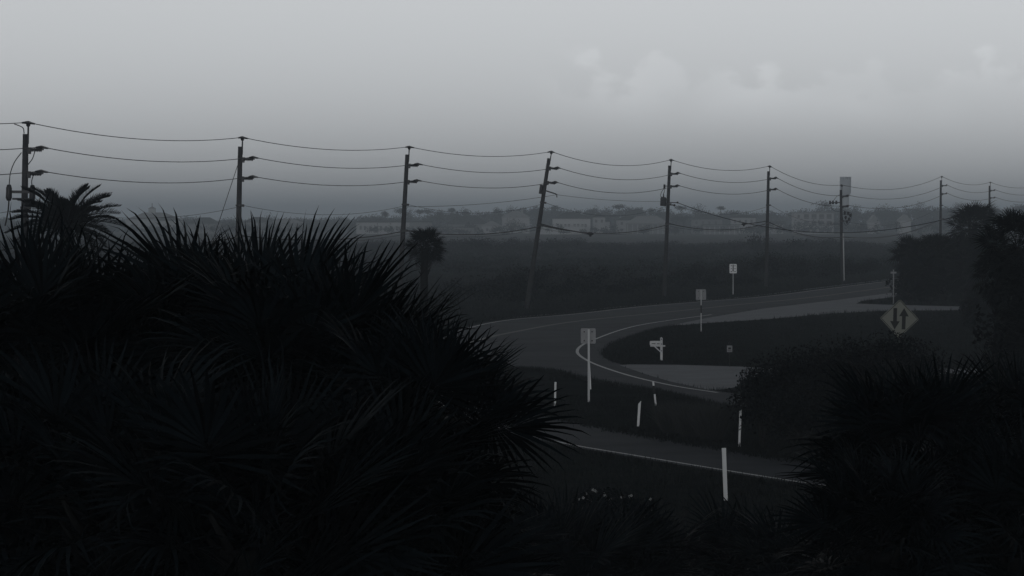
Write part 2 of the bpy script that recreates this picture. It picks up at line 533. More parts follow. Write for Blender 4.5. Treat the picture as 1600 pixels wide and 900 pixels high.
for i in range(420):   # garden trees and hedges between the houses
    u = random.uniform(-60, 1660)
    y = random.uniform(1330, 1700)
    x = (u - 800) / F * y
    h = random.uniform(2.5, 5.5) + (2.5 if u > 1200 else 0) * random.random()
    rr = random.uniform(2.0, 4.5)
    vs_.append(leaf_cloud((x, y, h * 0.5), (rr, rr, h * 0.52), 110, 0.8, clumps=8))
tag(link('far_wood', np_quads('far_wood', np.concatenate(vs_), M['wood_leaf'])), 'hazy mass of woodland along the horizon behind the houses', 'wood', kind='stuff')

def far_tree(px, top, Y, r, label, shape='round', low=None):
    p = at(px, top, Y)
    h = p.z
    o = empty('tree', (p.x, Y, 0))
    flat = {'round': 0.9, 'umbrella': 0.45, 'spire': 1.9}[shape]
    rz = r * flat
    cz = h - rz
    nb = MB()
    nb.tube([(0, 0, 0), (0.15, 0, cz * 0.5), (0, 0, cz)], [0.32, 0.26, 0.16], 7)
    for k in range(5):
        a = k * 1.3
        nb.tube([(0.1, 0, cz - rz * 0.7), (math.cos(a) * r * 0.5, math.sin(a) * r * 0.5, cz + rz * 0.1)], [0.14, 0.05], 5)
    nb.build('trunk', M['bark'], o)
    V = leaf_cloud((0, 0, cz), (r, r, rz), 520, 0.62, clumps=14)
    link('crown', np_quads('crown', V, M['wood_leaf']), o)
    return tag(o, label, 'tree', 'trees standing above the far wood')
for a in [
    (602, 329, 1650, 2.2, 'small round tree on the horizon left of the third pole', 'round'),
    (625, 325, 1700, 4.0, 'umbrella topped tree on the horizon just left of the third pole', 'umbrella'),
    (641, 324, 1700, 4.4, 'round tree on the horizon just right of the third pole', 'round'),
    (656, 327, 1720, 3.4, 'flat topped tree above the single cabbage palm crown', 'umbrella'),
    (668, 326, 1720, 3.8, 'umbrella tree right of the flat topped one, above the cabbage palm', 'umbrella'),
    (686, 327, 1650, 5.0, 'broad round tree above the dark hedge mass left of the leaning pole', 'round'),
    (706, 325, 1730, 2.8, 'small crown peeking over the wood between third and leaning pole', 'umbrella'),
    (727, 324, 1740, 4.0, 'domed crown halfway between third and leaning pole', 'round'),
    (777, 324, 1740, 3.2, 'pointed clump on the horizon left of the leaning pole', 'round'),
    (798, 321, 1740, 4.2, 'tall domed tree above the pale gabled house', 'round'),
    (836, 322, 1760, 3.4, 'domed crown touching the leaning pole on its left', 'round'),
    (867, 321, 1760, 3.2, 'crown on the horizon just right of the leaning pole', 'umbrella'),
    (928, 321, 1760, 4.0, 'domed crown above the right end of the hipped roof house', 'round'),
    (948, 321, 1760, 4.0, 'domed crown left of the small standing out tree', 'round'),
    (967, 318, 1700, 4.2, 'small umbrella tree standing clear of the wood near the middle', 'umbrella'),
    (987, 322, 1750, 4.2, 'rounded crown right of the clear standing umbrella tree', 'round'),
    (999, 322, 1750, 3.8, 'rounded crown left of the transformer pole', 'round'),
    (1016, 324, 1750, 2.8, 'low crown nearest the transformer pole on its left', 'round'),
    (1064, 320, 1720, 4.2, 'flat crown just right of the transformer pole', 'umbrella'),
    (1090, 318, 1650, 5.2, 'big ball shaped tree right of the transformer pole', 'round'),
    (1126, 322, 1750, 2.6, 'little tuft of crown halfway to the sixth pole', 'umbrella'),
    (1288, 313, 1680, 6.4, 'wide spreading tree left of the water tower', 'umbrella'),
    (1336, 319, 1700, 4.4, 'rounded crown at the right foot of the water tower', 'round'),
    (1382, 318, 1720, 5.0, 'rounded crown on the wood midway between tower and palms', 'round'),
    (1436, 315, 1720, 4.8, 'highest rounded crown left of the eighth pole', 'round'),
    (1500, 312, 1720, 5.2, 'rounded crown on the wood right of the eighth pole', 'round'),
    (420, 332, 1600, 3.0, 'small conical tree over the left palm fronds', 'spire'),
    (1068, 333, 1500, 3.4, 'dark round garden tree right of the transformer pole', 'round'),
    (1056, 335, 1500, 3.0, 'dark round garden tree beside the transformer pole', 'round'),
    (690, 340, 1460, 7.0, 'broad dark garden tree between the flat house and the hipped roofs', 'round'),
    (736, 346, 1420, 3.6, 'dark round tree at the end of the long low wall', 'round'),
    (800, 337, 1430, 5.0, 'dark leafy tree in front of the pale gabled house', 'round'),
]:
    far_tree(*a)
for px, top, Y, r, lab in [(1185, 365, 640, 3.0, 'dark bush rising behind the sixth pole out on the flats'), (1243, 371, 640, 2.8, 'spreading bush on the flats right of the sixth pole'),
                           (748, 372, 640, 3.4, 'long low bush ridge behind the single cabbage palm')]:
    p = at(px, top, Y)
    o = empty('bush', (p.x, Y, 0))
    MB().tube([(0, 0, 0), (0.1, 0, p.z * 0.6)], [0.2, 0.1], 6).build('stem', M['bark'], o)
    link('foliage', np_quads('foliage', leaf_cloud((0, 0, p.z * 0.52), (r, r, p.z * 0.5), 420, 0.5, clumps=16), M['scrub']), o)
    tag(o, lab, 'bush', 'bushes out on the flats')

# ------------------------------------------------------------------ houses by the wood
def add_window(parent, x, z, w, h, yf, frame):
    f = MB().box((x, yf - 0.05, z), (w + 0.24, 0.1, h + 0.24)).build('window', frame, parent)
    MB().box((x, yf - 0.12, z), (w, 0.06, h)).build('pane', M['pane'], f)
    return f
def house(px, ybase, w, h, depth, roof, rh, wall, rmat, label, wins=(), Y=1450.0, eave=0.6, rows=1, wh=1.3, rot=0.0, chimney=None, door=None, porch=0, cupola=False, zoff=0.0):
    X = (px - 800) / F * Y
    o = empty('house', (X, Y, 0), rot)
    MB().box((0, depth / 2, h / 2 - 0.2), (w, depth, h + 0.4)).build('wall', wall, o)
    a, b = w / 2 + eave, depth / 2 + eave
    cy_ = depth / 2
    if roof == 'hip':
        q = max(a - b, 0.6)
        v = [(-a, cy_ - b, h), (a, cy_ - b, h), (a, cy_ + b, h), (-a, cy_ + b, h), (-q, cy_, h + rh), (q, cy_, h + rh)]
        f = [(0, 1, 5, 4), (1, 2, 5), (2, 3, 4, 5), (3, 0, 4), (0, 3, 2, 1)]
    elif roof == 'gable_front':
        v = [(-a, cy_ - b, h), (a, cy_ - b, h), (a, cy_ + b, h), (-a, cy_ + b, h), (0, cy_ - b, h + rh), (0, cy_ + b, h + rh)]
        f = [(0, 1, 4), (1, 2, 5, 4), (2, 3, 5), (3, 0, 4, 5), (0, 3, 2, 1)]
    elif roof == 'gable':
        v = [(-a, cy_ - b, h), (a, cy_ - b, h), (a, cy_ + b, h), (-a, cy_ + b, h), (-a, cy_, h + rh), (a, cy_, h + rh)]
        f = [(0, 1, 5, 4), (1, 2, 5), (2, 3, 4, 5), (3, 0, 4), (0, 3, 2, 1)]
    else:
        v = f = None
    if v:
        ro = MB().add(v, f).build('roof', rmat, o)
    else:
        ro = MB().box((0, cy_, h + rh / 2 + 0.21), (w + 2 * eave, depth + 2 * eave, rh)).build('roof', rmat, o)
    if chimney is not None:
        MB().box((chimney, cy_, h + rh * 0.8), (0.9, 0.9, rh * 1.2)).build('chimney', wall, ro)
    if cupola:
        MB().box((cupola, cy_, h + rh + 0.6), (3.2, 3.2, 2.6)).build('cupola', wall, ro)
        MB().add([(cupola - 1.9, cy_ - 1.9, h + rh + 1.9), (cupola + 1.9, cy_ - 1.9, h + rh + 1.9), (cupola + 1.9, cy_ + 1.9, h + rh + 1.9), (cupola - 1.9, cy_ + 1.9, h + rh + 1.9), (cupola, cy_, h + rh + 3.0)],
                 [(0, 1, 4), (1, 2, 4), (2, 3, 4), (3, 0, 4), (0, 3, 2, 1)]).tube([(cupola, cy_, h + rh + 2.8), (cupola, cy_, h + rh + 4.6)], 0.22, 6).build('cupola_roof', rmat, ro)
    for r_ in range(rows):
        zz = h * (r_ + 0.55) / rows
        for xw in wins:
            add_window(o, xw, zz, 1.0, wh, 0.0, wall)
    if door is not None:
        MB().box((door, -0.08, 1.05), (1.1, 0.16, 2.1)).build('door', M['roof_a'], o)
    if porch:
        MB().box((0, -1.2, h - 0.3), (w, 2.2, 0.25)).build('porch_roof', rmat, o)
        k = porch
        for i in range(k):
            xx = -w / 2 + 0.3 + i * (w - 0.6) / (k - 1)
            MB().box((xx, -2.1, (h - 0.43) / 2), (0.32, 0.32, h - 0.43)).build('column', M['wall_a'], o)
    return tag(o, label, 'house', 'houses by the far wood')
house(893, 0, 17, 7.0, 12, 'hip', 3.0, M['wall_a'], M['roof_a'], 'pale two storey house with dark hipped roof and paired windows', wins=(-6.2, -4.6, -2.8, -1.2, 1.4, 3.0, 4.9, 6.4), rows=1, wh=1.5, Y=1450)
bpy.context.view_layer.update()
house(877, 0, 21, 3.4, 8, 'flat', 0.3, M['wall_a'], M['wall_b'], 'low pale wing in front of the hipped roof house', Y=1435)
house(936, 0, 5.5, 7.6, 9, 'gable_front', 2.0, M['wall_b'], M['roof_a'], 'narrow tall house right of the hipped roof house', wins=(-1.3, 1.3), Y=1455, rows=2)
house(946, 0, 4.0, 5.6, 9, 'hip', 1.6, M['wall_a'], M['roof_a'], 'small pale house end standing right of the narrow tall house', wins=(0,), Y=1462)
house(806, 0, 13, 7.6, 10, 'hip', 3.0, M['wall_b'], M['roof_b'], 'house with pale roof above the leafy garden tree', wins=(-4, 4), Y=1520, chimney=3)
house(730, 0, 20, 4.4, 12, 'hip', 3.8, M['wall_c'], M['roof_a'], 'low house with long sloping roof between third and leaning pole', wins=(-5, 0, 5), Y=1480)
house(768, 0, 9, 3.5, 8, 'gable_front', 2.6, M['wall_b'], M['roof_b'], 'small pale gabled house left of the leaning pole', wins=(-2, 2), Y=1470)
house(706, 0, 19, 3.0, 8, 'flat', 0.3, M['wall_c'], M['roof_a'], 'long low flat building with a pale end wall', Y=1390, wins=(-7, -3, 1, 5))
house(598, 0, 24, 5.2, 10, 'flat', 0.5, M['wall_b'], M['roof_a'], 'long flat roofed building with a row of windows left of the third pole', wins=(-10, -8, -5.6, -3.2, -0.8, 1.6, 4.0, 6.4, 9), Y=1450, wh=1.8)
house(655, 0, 11, 5.2, 10, 'flat', 0.5, M['wall_c'], M['roof_a'], 'flat roofed block right of the third pole', wins=(-3, 0, 3), Y=1452, wh=1.6)
house(1012, 0, 19, 4.8, 10, 'hip', 3.4, M['wall_c'], M['roof_b'], 'wide house with a columned porch left of the transformer pole', Y=1460, porch=9, door=0)
house(980, 0, 10, 6.2, 9, 'gable_front', 2.6, M['wall_b'], M['roof_a'], 'tall gabled house left of the porch house', wins=(-2.5, 0, 2.5), Y=1490, rows=2)
house(1105, 0, 14, 6.6, 10, 'hip', 2.6, M['wall_c'], M['roof_a'], 'dim hipped house right of the ball shaped tree', wins=(-5, -2, 1, 4), Y=1500, rows=2)
house(1128, 0, 16, 4.0, 9, 'flat', 0.3, M['wall_c'], M['roof_a'], 'long low porch building in front of the dim hipped house', Y=1430, porch=8)
house(1162, 0, 11, 7.4, 9, 'hip', 1.6, M['wall_b'], M['roof_a'], 'grey two storey house left of the sixth pole', wins=(-4, -1.8, 1, 3.6), Y=1480, rows=2, wh=1.5)
house(1212, 0, 7, 4.4, 8, 'gable', 1.6, M['wall_b'], M['roof_a'], 'small house just right of the sixth pole', wins=(-2, 1.5), Y=1470)
house(238, 0, 26, 6.4, 16, 'hip', 3.6, M['wall_b'], M['roof_b'], 'large house with cupola over the left palm fronds', wins=(-9, -5, 0, 5, 9), Y=1560, cupola=-1.0)
house(262, 0, 12, 6.0, 12, 'hip', 2.4, M['wall_b'], M['roof_a'], 'lower hipped wing right of the cupola house', wins=(-3, 3), Y=1540)
house(318, 0, 15, 4.6, 10, 'hip', 3.0, M['wall_c'], M['roof_a'], 'dim hipped house between the cupola house and second pole', wins=(-4, 0, 4), Y=1500)
house(402, 0, 14, 5.2, 10, 'hip', 2.6, M['wall_c'], M['roof_a'], 'dim hipped house just right of the second pole', wins=(-4, 0, 4), Y=1500)
house(446, 0, 16, 4.8, 10, 'hip', 2.2, M['wall_c'], M['roof_b'], 'pale roofed house among the left frond tips', wins=(-5, 0, 5), Y=1500)
house(1366, 0, 5, 5.2, 8, 'gable_front', 3.6, M['wall_b'], M['roof_b'], 'small pale steep gable in the trees right of the tower', Y=1500)
house(1414, 0, 5.5, 6.0, 8, 'gable_front', 3.0, M['wall_b'], M['roof_b'], 'second pale gable in the trees nearer the right palms', Y=1500)
# three storey block with balconies
def block(px, Y):
    o = empty('apartment_block', ((px - 800) / F * Y, Y, 0))
    w, h, d = 18.0, 9.4, 11.0
    MB().box((0, d / 2 + 1.3, h / 2 - 0.2), (w, d, h + 0.4)).build('wall', M['wall_b'], o)
    MB().box((0, d / 2 + 1.3, h + 0.35), (w + 0.5, d + 0.5, 0.3)).build('roof', M['wall_c'], o)
    for xx in (-8.6, -4.9, -1.6, 1.8, 5.2, 8.6):
        MB().box((xx, 0.2, h / 2), (0.45, 0.4, h)).build('pillar', M['wall_b'], o)
    for k in range(3):
        zf = 0.3 + k * 3.1
        if k:
            s = MB().box((1.2, 0.62, zf), (15.2, 1.25, 0.3)).build('balcony', M['wall_b'], o)
            MB().box((1.2, 0.46, zf + 0.95), (15.0, 0.08, 0.12)).build('rail', M['wall_b'], s)
        for xx in (-3.3, 0.1, 3.5, 6.9):
            add_window(o, xx, zf + 1.5, 2.1, 2.0, 1.3, M['wall_c'])
        add_window(o, -6.8, zf + 1.6, 1.0, 1.3, 1.3, M['wall_c'])
    tag(o, 'pale three storey block with balconies left of the short pole', 'building')
block(1272, 1440)
# water tower with crenellated head
def water_tower():
    Y = 1950.0
    X = (1321 - 800) / F * Y
    o = empty('water_tower', (X, Y, 0))
    top = at(1321, 281, Y).z
    n = 24
    MB().tube([(0, 0, -0.3), (0, 0, top - 9.0)], [2.35, 2.2], n).build('shaft', M['tower'], o)
    hd = MB().tube([(0, 0, top - 10.0), (0, 0, top - 7.6), (0, 0, top)], [2.25, 3.45, 3.45], n).build('tank', M['tower'], o)
    for k in range(12):
        a = k * 2 * math.pi / 12
        Mx = Matrix.Rotation(a, 4, 'Z')
        MB().box((3.05, 0, top + 0.9), (0.7, 0.85, 1.9), Mx).build('merlon', M['tower'], hd)
    tag(o, 'pale round water tower with a notched parapet above the wood', 'water tower')
water_tower()

# ------------------------------------------------------------------ utility poles and wires
def insulator_arm(parent, z, side=1.0, ln=0.85):
    a = MB()
    a.box((0.20 * side, 0, z - 0.05), (0.16, 0.14, 0.34))
    arm = a.build('bracket', M['steel'], parent)
    s = MB()
    x0 = 0.26
    pts, rad = [], []
    k = 7
    for i in range(k):
        x = x0 + (ln - x0) * i / k
        dx = (ln - x0) / k
        pts += [(side * x, 0, z), (side * (x + dx * 0.5), 0, z), (side * (x + dx * 0.55), 0, z)]
        rad += [0.055, 0.055, 0.12]
    pts.append((side * ln, 0, z)); rad.append(0.06)
    s.tube(pts, rad, 9)
    s.box((side * ln, 0, z + 0.06), (0.12, 0.3, 0.16))
    s.build('insulator', M['insul'], arm)

def pole(i, label, equip=()):
    x, y, h, lean = POLES[i]
    # local +X points across the line to the road side
    a = POLES[max(i - 1, 0)]; b = POLES[min(i + 1, len(POLES) - 1)]
    d = Vector((b[0] - a[0], b[1] - a[1], 0)).normalized()
    rz = math.atan2(-d.x, d.y)
    o = empty('utility_pole', (x, y, 0))
    Mx = Matrix.Translation((x, y, 0)) @ Matrix.Rotation(R(lean), 4, 'Y') @ Matrix.Rotation(rz, 4, 'Z')
    o.matrix_world = Mx
    st = h - 0.52
    MB().tube([(0, 0, -0.5), (0, 0, st * 0.5), (0, 0, st)], [0.21, 0.18, 0.145], 14).build('shaft', M['pole'], o)
    pin = MB()
    pin.box((0.13, 0, st + 0.0), (0.07, 0.09, 1.0))
    pin.build('top_pin', M['steel'], o)
    ins = MB()
    ins.tube([(0.13, 0, h - 0.16), (0.13, 0, h - 0.1), (0.13, 0, h - 0.02), (0.13, 0, h + 0.04)], [0.05, 0.11, 0.11, 0.05], 9)
    ins.build('top_insulator', M['insul'], o)
    insulator_arm(o, h - 1.3)
    insulator_arm(o, h - 2.5)
    for z, nm in ((h - 4.2, 'spool_clamp'), (h - 6.1, 'cable_clamp')):
        MB().box((0.22, 0, z), (0.2, 0.18, 0.16)).tube([(0, 0, z - 0.06), (0, 0, z + 0.06)], 0.215, 12).build(nm, M['steel'], o)
    for e_ in equip:
        e_(o, h)
    tag(o, label, 'utility pole', 'utility poles along the road')
    return o, Mx

def jumper(o, pts, r=0.025, name='jumper'):
    P = catmull([tuple(p) for p in pts], 6)
    MB().tube(P, r, 5).build(name, M['wire'], o)

def eq_cutouts(o, h):
    z = h - 3.42
    bar = MB().box((-0.1, -0.26, z), (1.15, 0.1, 0.14)).box((-0.1, -0.26, z - 0.35), (0.9, 0.08, 0.1)).build('equipment_bar', M['steel'], o)
    for xx in (-0.72, 0.5):
        MB().tube([(xx, -0.3, z - 0.45), (xx, -0.3, z - 0.3), (xx, -0.3, z + 0.2), (xx, -0.3, z + 0.36)], [0.1, 0.16, 0.15, 0.09], 9).build('cutout', M['insul'], bar)
    jumper(o, [(-0.17, -0.1, h - 1.45), (-0.5, -0.2, h - 1.95), (-0.68, -0.25, h - 2.5), (-0.72, -0.3, z + 0.3)])
    jumper(o, [(0.55, -0.1, h - 1.3), (0.42, -0.15, h - 1.75), (0.16, -0.18, h - 2.1)])
    jumper(o, [(0.5, -0.1, h - 2.5), (0.42, -0.2, h - 2.85), (0.48, -0.3, z + 0.3)])
    jumper(o, [(-0.08, 0, h - 0.5), (-0.16, 0, h - 0.2), (-0.5, -0.3, h - 0.03)])
    jumper(o, [(-0.72, -0.3, z - 0.4), (-0.76, -0.3, z - 1.0), (-0.9, -0.3, z - 1.7)], 0.04)
def eq_box(o, h):
    z = h - 3.15
    MB().box((-0.28, -0.05, z), (0.18, 0.3, 0.75)).build('equipment_box', M['can'], o)
    arm = MB().tube([(0.1, 0, h - 3.2), (0.9, -0.1, h - 3.32)], 0.05, 8).build('stub_arm', M['steel'], o)
    MB().tube([(0.85, -0.1, h - 3.3), (1.15, -0.1, h - 3.38), (1.2, -0.1, h - 3.62)], 0.045, 7).build('hook', M['insul'], arm)
def lamp_arm(sx, ln, drop, z0):
    def f(o, h):
        z = h - z0
        Mi = (o.matrix_world.to_3x3()).inverted()
        def w(p): return Mi @ Vector(p)
        b0 = Vector((0, 0, z))
        pts = [b0 + w((sx * ln * t, -0.5 * t, -drop * (t ** 0.8))) for t in (0, 0.25, 0.5, 0.75, 1.0)]
        a = MB().tube(pts, 0.05, 8).build('lamp_arm', M['steel'], o)
        e0 = pts[-1]
        hb = MB().tube([e0 - w((sx * 0.08, 0, 0)), e0 + w((sx * 0.06, 0, 0.02)), e0 + w((sx * 0.3, 0, 0.0)), e0 + w((sx * 0.46, 0, -0.03))], [0.05, 0.12, 0.13, 0.05], 10)
        hd = hb.build('lamp_head', M['insul'], a)
        MB().tube([e0 + w((sx * 0.2, 0, -0.1)), e0 + w((sx * 0.2, 0, -0.24))], [0.13, 0.08], 10).build('lamp_glass', M['can'], hd)
    return f
def eq_transformer(o, h):
    z = h - 4.0
    c = MB().tube([(-0.42, -0.22, z - 0.42), (-0.42, -0.22, z - 0.36), (-0.42, -0.22, z + 0.36), (-0.42, -0.22, z + 0.43)], [0.26, 0.29, 0.29, 0.2], 16).build('transformer', M['can'], o)
    MB().tube([(-0.42, -0.22, z + 0.4), (-0.42, -0.22, z + 0.55), (-0.42, -0.22, z + 0.78)], [0.09, 0.06, 0.04], 8).build('bushing', M['insul'], c)
    MB().box((-0.2, -0.1, z + 0.2), (0.2, 0.12, 0.1)).box((-0.2, -0.1, z - 0.2), (0.2, 0.12, 0.1)).build('mount', M['steel'], c)
    ct = MB().tube([(-0.4, -0.1, h - 2.75), (-0.4, -0.1, h - 2.35)], [0.1, 0.1], 8).box((-0.25, -0.1, h - 2.5), (0.3, 0.08, 0.08)).build('cutout', M['insul'], o)
    jumper(o, [(-0.42, -0.1, h - 2.75), (-0.62, -0.2, z + 0.95), (-0.72, -0.22, z + 0.55), (-0.55, -0.22, z + 0.42)])
    jumper(o, [(-0.42, -0.22, z + 0.75), (-0.36, -0.2, h - 3.0), (-0.35, -0.1, h - 2.75)])
    b = MB().box((0.55, -0.05, h - 4.05), (0.8, 0.07, 0.08)).box((0.4, -0.05, h - 4.3), (0.5, 0.07, 0.08)).build('service_bracket', M['steel'], o)
    MB().tube([(0.95, -0.05, h - 4.12), (0.95, -0.05, h - 3.95)], 0.09, 8).tube([(0.65, -0.05, h - 4.4), (0.65, -0.05, h - 4.2)], 0.09, 8).build('spool', M['insul'], b)
def eq_busy(o, h):
    arm = MB().box((-0.75, -0.1, h - 2.0), (1.3, 0.1, 0.12)).build('side_arm', M['steel'], o)
    for xx in (-0.55, -0.95, -1.3):
        MB().tube([(xx, -0.1, h - 2.2), (xx, -0.1, h - 2.08), (xx, -0.1, h - 1.78)], [0.12, 0.15, 0.1], 8).build('cutout', M['insul'], arm)
    jumper(o, [(-1.3, -0.1, h - 2.2), (-0.9, -0.15, h - 2.9), (-0.2, -0.15, h - 3.1)])
    jumper(o, [(-0.9, -0.1, h - 1.8), (-0.5, -0.1, h - 1.3), (-0.15, 0, h - 1.1)])
    fr = MB().box((0.45, -0.1, h - 3.4), (0.7, 0.08, 0.08)).box((0.45, -0.1, h - 4.2), (0.7, 0.08, 0.08)).build('meter_rack', M['steel'], o)
    for xx, zz in ((0.45, 3.25), (0.85, 3.3), (1.1, 3.55), (0.55, 3.8), (0.95, 4.0), (0.7, 4.3)):
        MB().tube([(xx, -0.12, h - zz - 0.22), (xx, -0.12, h - zz), (xx + 0.03, -0.12, h - zz + 0.2)], [0.1, 0.17, 0.1], 8).build('splice_can', M['insul'], fr)
    jumper(o, [(0.2, -0.1, h - 2.9), (0.8, -0.12, h - 3.2), (1.25, -0.12, h - 3.3), (1.1, -0.12, h - 4.2), (0.6, -0.12, h - 4.7), (0.3, -0.12, h - 4.3), (0.15, -0.1, h - 3.6)])
    MB().tube([(-0.2, -0.05, h - 4.55), (-1.35, -0.1, h - 4.55)], 0.045, 6).build('step_bar', M['steel'], o)
    MB().tube([(0.27, -0.14, 0.0), (0.235, -0.14, h - 5.6)], 0.075, 10).build('conduit', M['post'], o)

PL = []
labels = ['utility pole beyond the left edge', 'leftmost utility pole with cut-outs and looping jumpers beside the feather palm',
          'second utility pole from the left, with a guy wire, behind the spiky palm fronds', 'slightly leaning third pole beside the single cabbage palm',
          'sharply leaning utility pole with a street lamp arm above the road bend', 'utility pole carrying a grey transformer can on its left side',
          'utility pole behind the white sign, with a small lamp arm to the left', 'short utility pole with cluttered gear and a white conduit, below the water tower',
          'far utility pole left of the right hand palms', 'farthest thin pole rising behind the right hand palms', 'utility pole beyond the right edge']
equips = {1: (eq_cutouts,), 4: (eq_box, lamp_arm(1, 4.0, 0.85, 5.95)), 5: (eq_transformer,), 6: (lamp_arm(-1, 2.4, 0.35, 5.9),), 7: (eq_busy,)}
for i in range(len(POLES)):
    PL.append(pole(i, labels[i], equips.get(i, ())))

SAG = [0.5, 0.5, 0.5, 0.55, 0.85, 0.75, 0.7, 1.15, 0.8, 0.7]
def att(i, local):
    h = POLES[i][2]
    return PL[i][1] @ Vector((local[0], local[1], h + local[2]))
def span_pts(a, b, sag, n=18):
    o = []
    for k in range(n + 1):
        t = k / n
        p = a.lerp(b, t)
        p.z -= sag * 4 * t * (1 - t)
        o.append(p)
    return o
def run_wire(name, local, label, r, first=0, last=None, rods=True, sagmul=1.0, cat='wire'):
    last = last if last is not None else len(POLES) - 1
    w = MB()
    ends = []
    for i in range(first, last):
        a, b = att(i, local), att(i + 1, local)
        P = span_pts(a, b, SAG[i] * sagmul)
        d = min(1.0, a.y / 300) ; d2 = min(1.0, b.y / 300)
        w.tube(P, [r * (0.75 + 0.35 * p.y / 300) for p in P], 6)
        if rods:
            t = 0.95 / (b - a).length
            def q(t_):
                p = a.lerp(b, t_); p.z -= SAG[i] * sagmul * 4 * t_ * (1 - t_); return p
            if i == first: ends.append([q(t), None, q(0)])
            else: ends[-1][0] = q(t)
            ends.append([None, q(1 - t), q(1)])
    o = w.build(name, M['wire'])
    for q1, q0, qm in ends:
        P = [q for q in (q0, qm, q1) if q is not None]
        rd = [0.085 if q is qm else 0.045 for q in P]
        MB().tube(P, rd, 7).build('armour_rod', M['insul'], o)
    return tag(o, label, cat)
run_wire('power_line', (0.13, 0, 0.06), 'topmost power wire running along the pole tops', 0.023)
run_wire('power_line', (0.85, 0, -1.16), 'second power wire on the upper side insulators', 0.023)
run_wire('power_line', (0.85, 0, -2.36), 'third power wire on the lower side insulators', 0.023)
run_wire('neutral_wire', (0.32, 0, -4.2), 'thin neutral wire below the insulators on all poles', 0.013, rods=False, sagmul=1.3)
run_wire('telephone_cable', (0.3, 0, -6.1), 'thick lowest cable strung along the poles', 0.038, rods=False, sagmul=0.9)
run_wire('telephone_cable', (0.3, 0.1, -6.35), 'thinner cable just under the lowest thick cable', 0.012, rods=False, sagmul=0.75, last=8)
# branch wire from the third pole up to the leaning pole's bracket and on to the transformer
w = MB()
a, b, c = att(3, (0.2, 0, -4.35)), att(4, (1.15, -0.1, -3.4)), att(5, (-0.3, -0.2, -3.95))
w.tube(span_pts(a, b, 0.25), 0.017, 6); w.tube(span_pts(b, c, 0.2), 0.017, 6)
tag(w.build('branch_wire', M['wire']), 'single wire rising from third pole to leaning pole bracket, then to transformer', 'wire')
# service pole hidden in the right hand palms and the cable sagging to it
tag_o = empty('service_pole', (41.6, 291, 0))
MB().tube([(0, 0, -0.4), (0, 0, 8.1)], [0.17, 0.12], 12).build('shaft', M['pole'], tag_o)
MB().box((-0.16, 0, 7.9), (0.16, 0.16, 0.16)).build('cable_clamp', M['steel'], tag_o)
tag(tag_o, 'service pole buried among the right hand palms', 'utility pole')
a = att(5, (0.95, -0.05, -4.05)); b = Vector((41.4, 291, 7.9))
w = MB(); w.tube(span_pts(a, b, 2.3, 24), 0.034, 7)
tag(w.build('service_cable', M['wire']), 'heavy cable sagging from the transformer pole to the right hand palms', 'cable')
# guy wire of the second pole
a = att(2, (-0.15, 0, -1.7))
w = MB(); w.tube([a, (a.x - 2.3, a.y - 1.0, 3.5), (a.x - 4.0, a.y - 1.7, 0)], 0.02, 6)
g = w.build('guy_wire', M['wire'])
p0 = Vector((a.x - 1.4, a.y - 0.6, a.z - 4.6))
tag(g, 'guy wire slanting down left from the second pole', 'guy wire')

# ------------------------------------------------------------------ signs, posts, mailbox
def stake(px, ytop, ybase, label, w=0.09, lean=0.0, black=0.0, taper=0.0):
    X, Y = gp(px, ybase)
    h = (ybase - ytop) / F * Y
    o = empty('marker_post', (X, Y, 0))
    o.rotation_euler = (0, R(lean), random.uniform(-0.3, 0.3))
    m = MB()
    m.add([(-w / 2, -w * .3, -0.25), (w / 2, -w * .3, -0.25), (w / 2, w * .3, -0.25), (-w / 2, w * .3, -0.25),
           (-w * .55, -w * .3, h - taper), (w * .55, -w * .3, h), (w * .55, w * .3, h), (-w * .55, w * .3, h - taper)],
          [(0, 3, 2, 1), (4, 5, 6, 7), (0, 1, 5, 4), (1, 2, 6, 5), (2, 3, 7, 6), (3, 0, 4, 7)])
    m.build('stake', M['pvc'], o)
    if black:
        MB().box((0, 0, h - 0.16 - black / 2), (w * 1.2, w * .75, black)).build('black_band', M['black'], o)
    return tag(o, label, 'marker post', 'white marker posts on the grass median')
stake(1134, 700, 782, 'largest white marker post, nearest, before the edge line of the near lane', w=0.095, lean=-2.2)
stake(1155, 640, 699, 'white marker post beside the dark shrub at the lane edge', w=0.066, lean=2.2)
stake(997, 626, 667, 'white marker post with a slanted top in the middle of the grass', w=0.08, lean=3.8, taper=0.12)
stake(1025, 596, 635, 'white marker post leaning left with a black band near its top', w=0.066, lean=-6.5, black=0.34)
stake(923, 540, 609, 'slim white post leaning behind the tall sign post', w=0.05, lean=-3.0)
stake(867, 597, 637, 'white marker post close to the left palm fronds', w=0.066, lean=1.5)

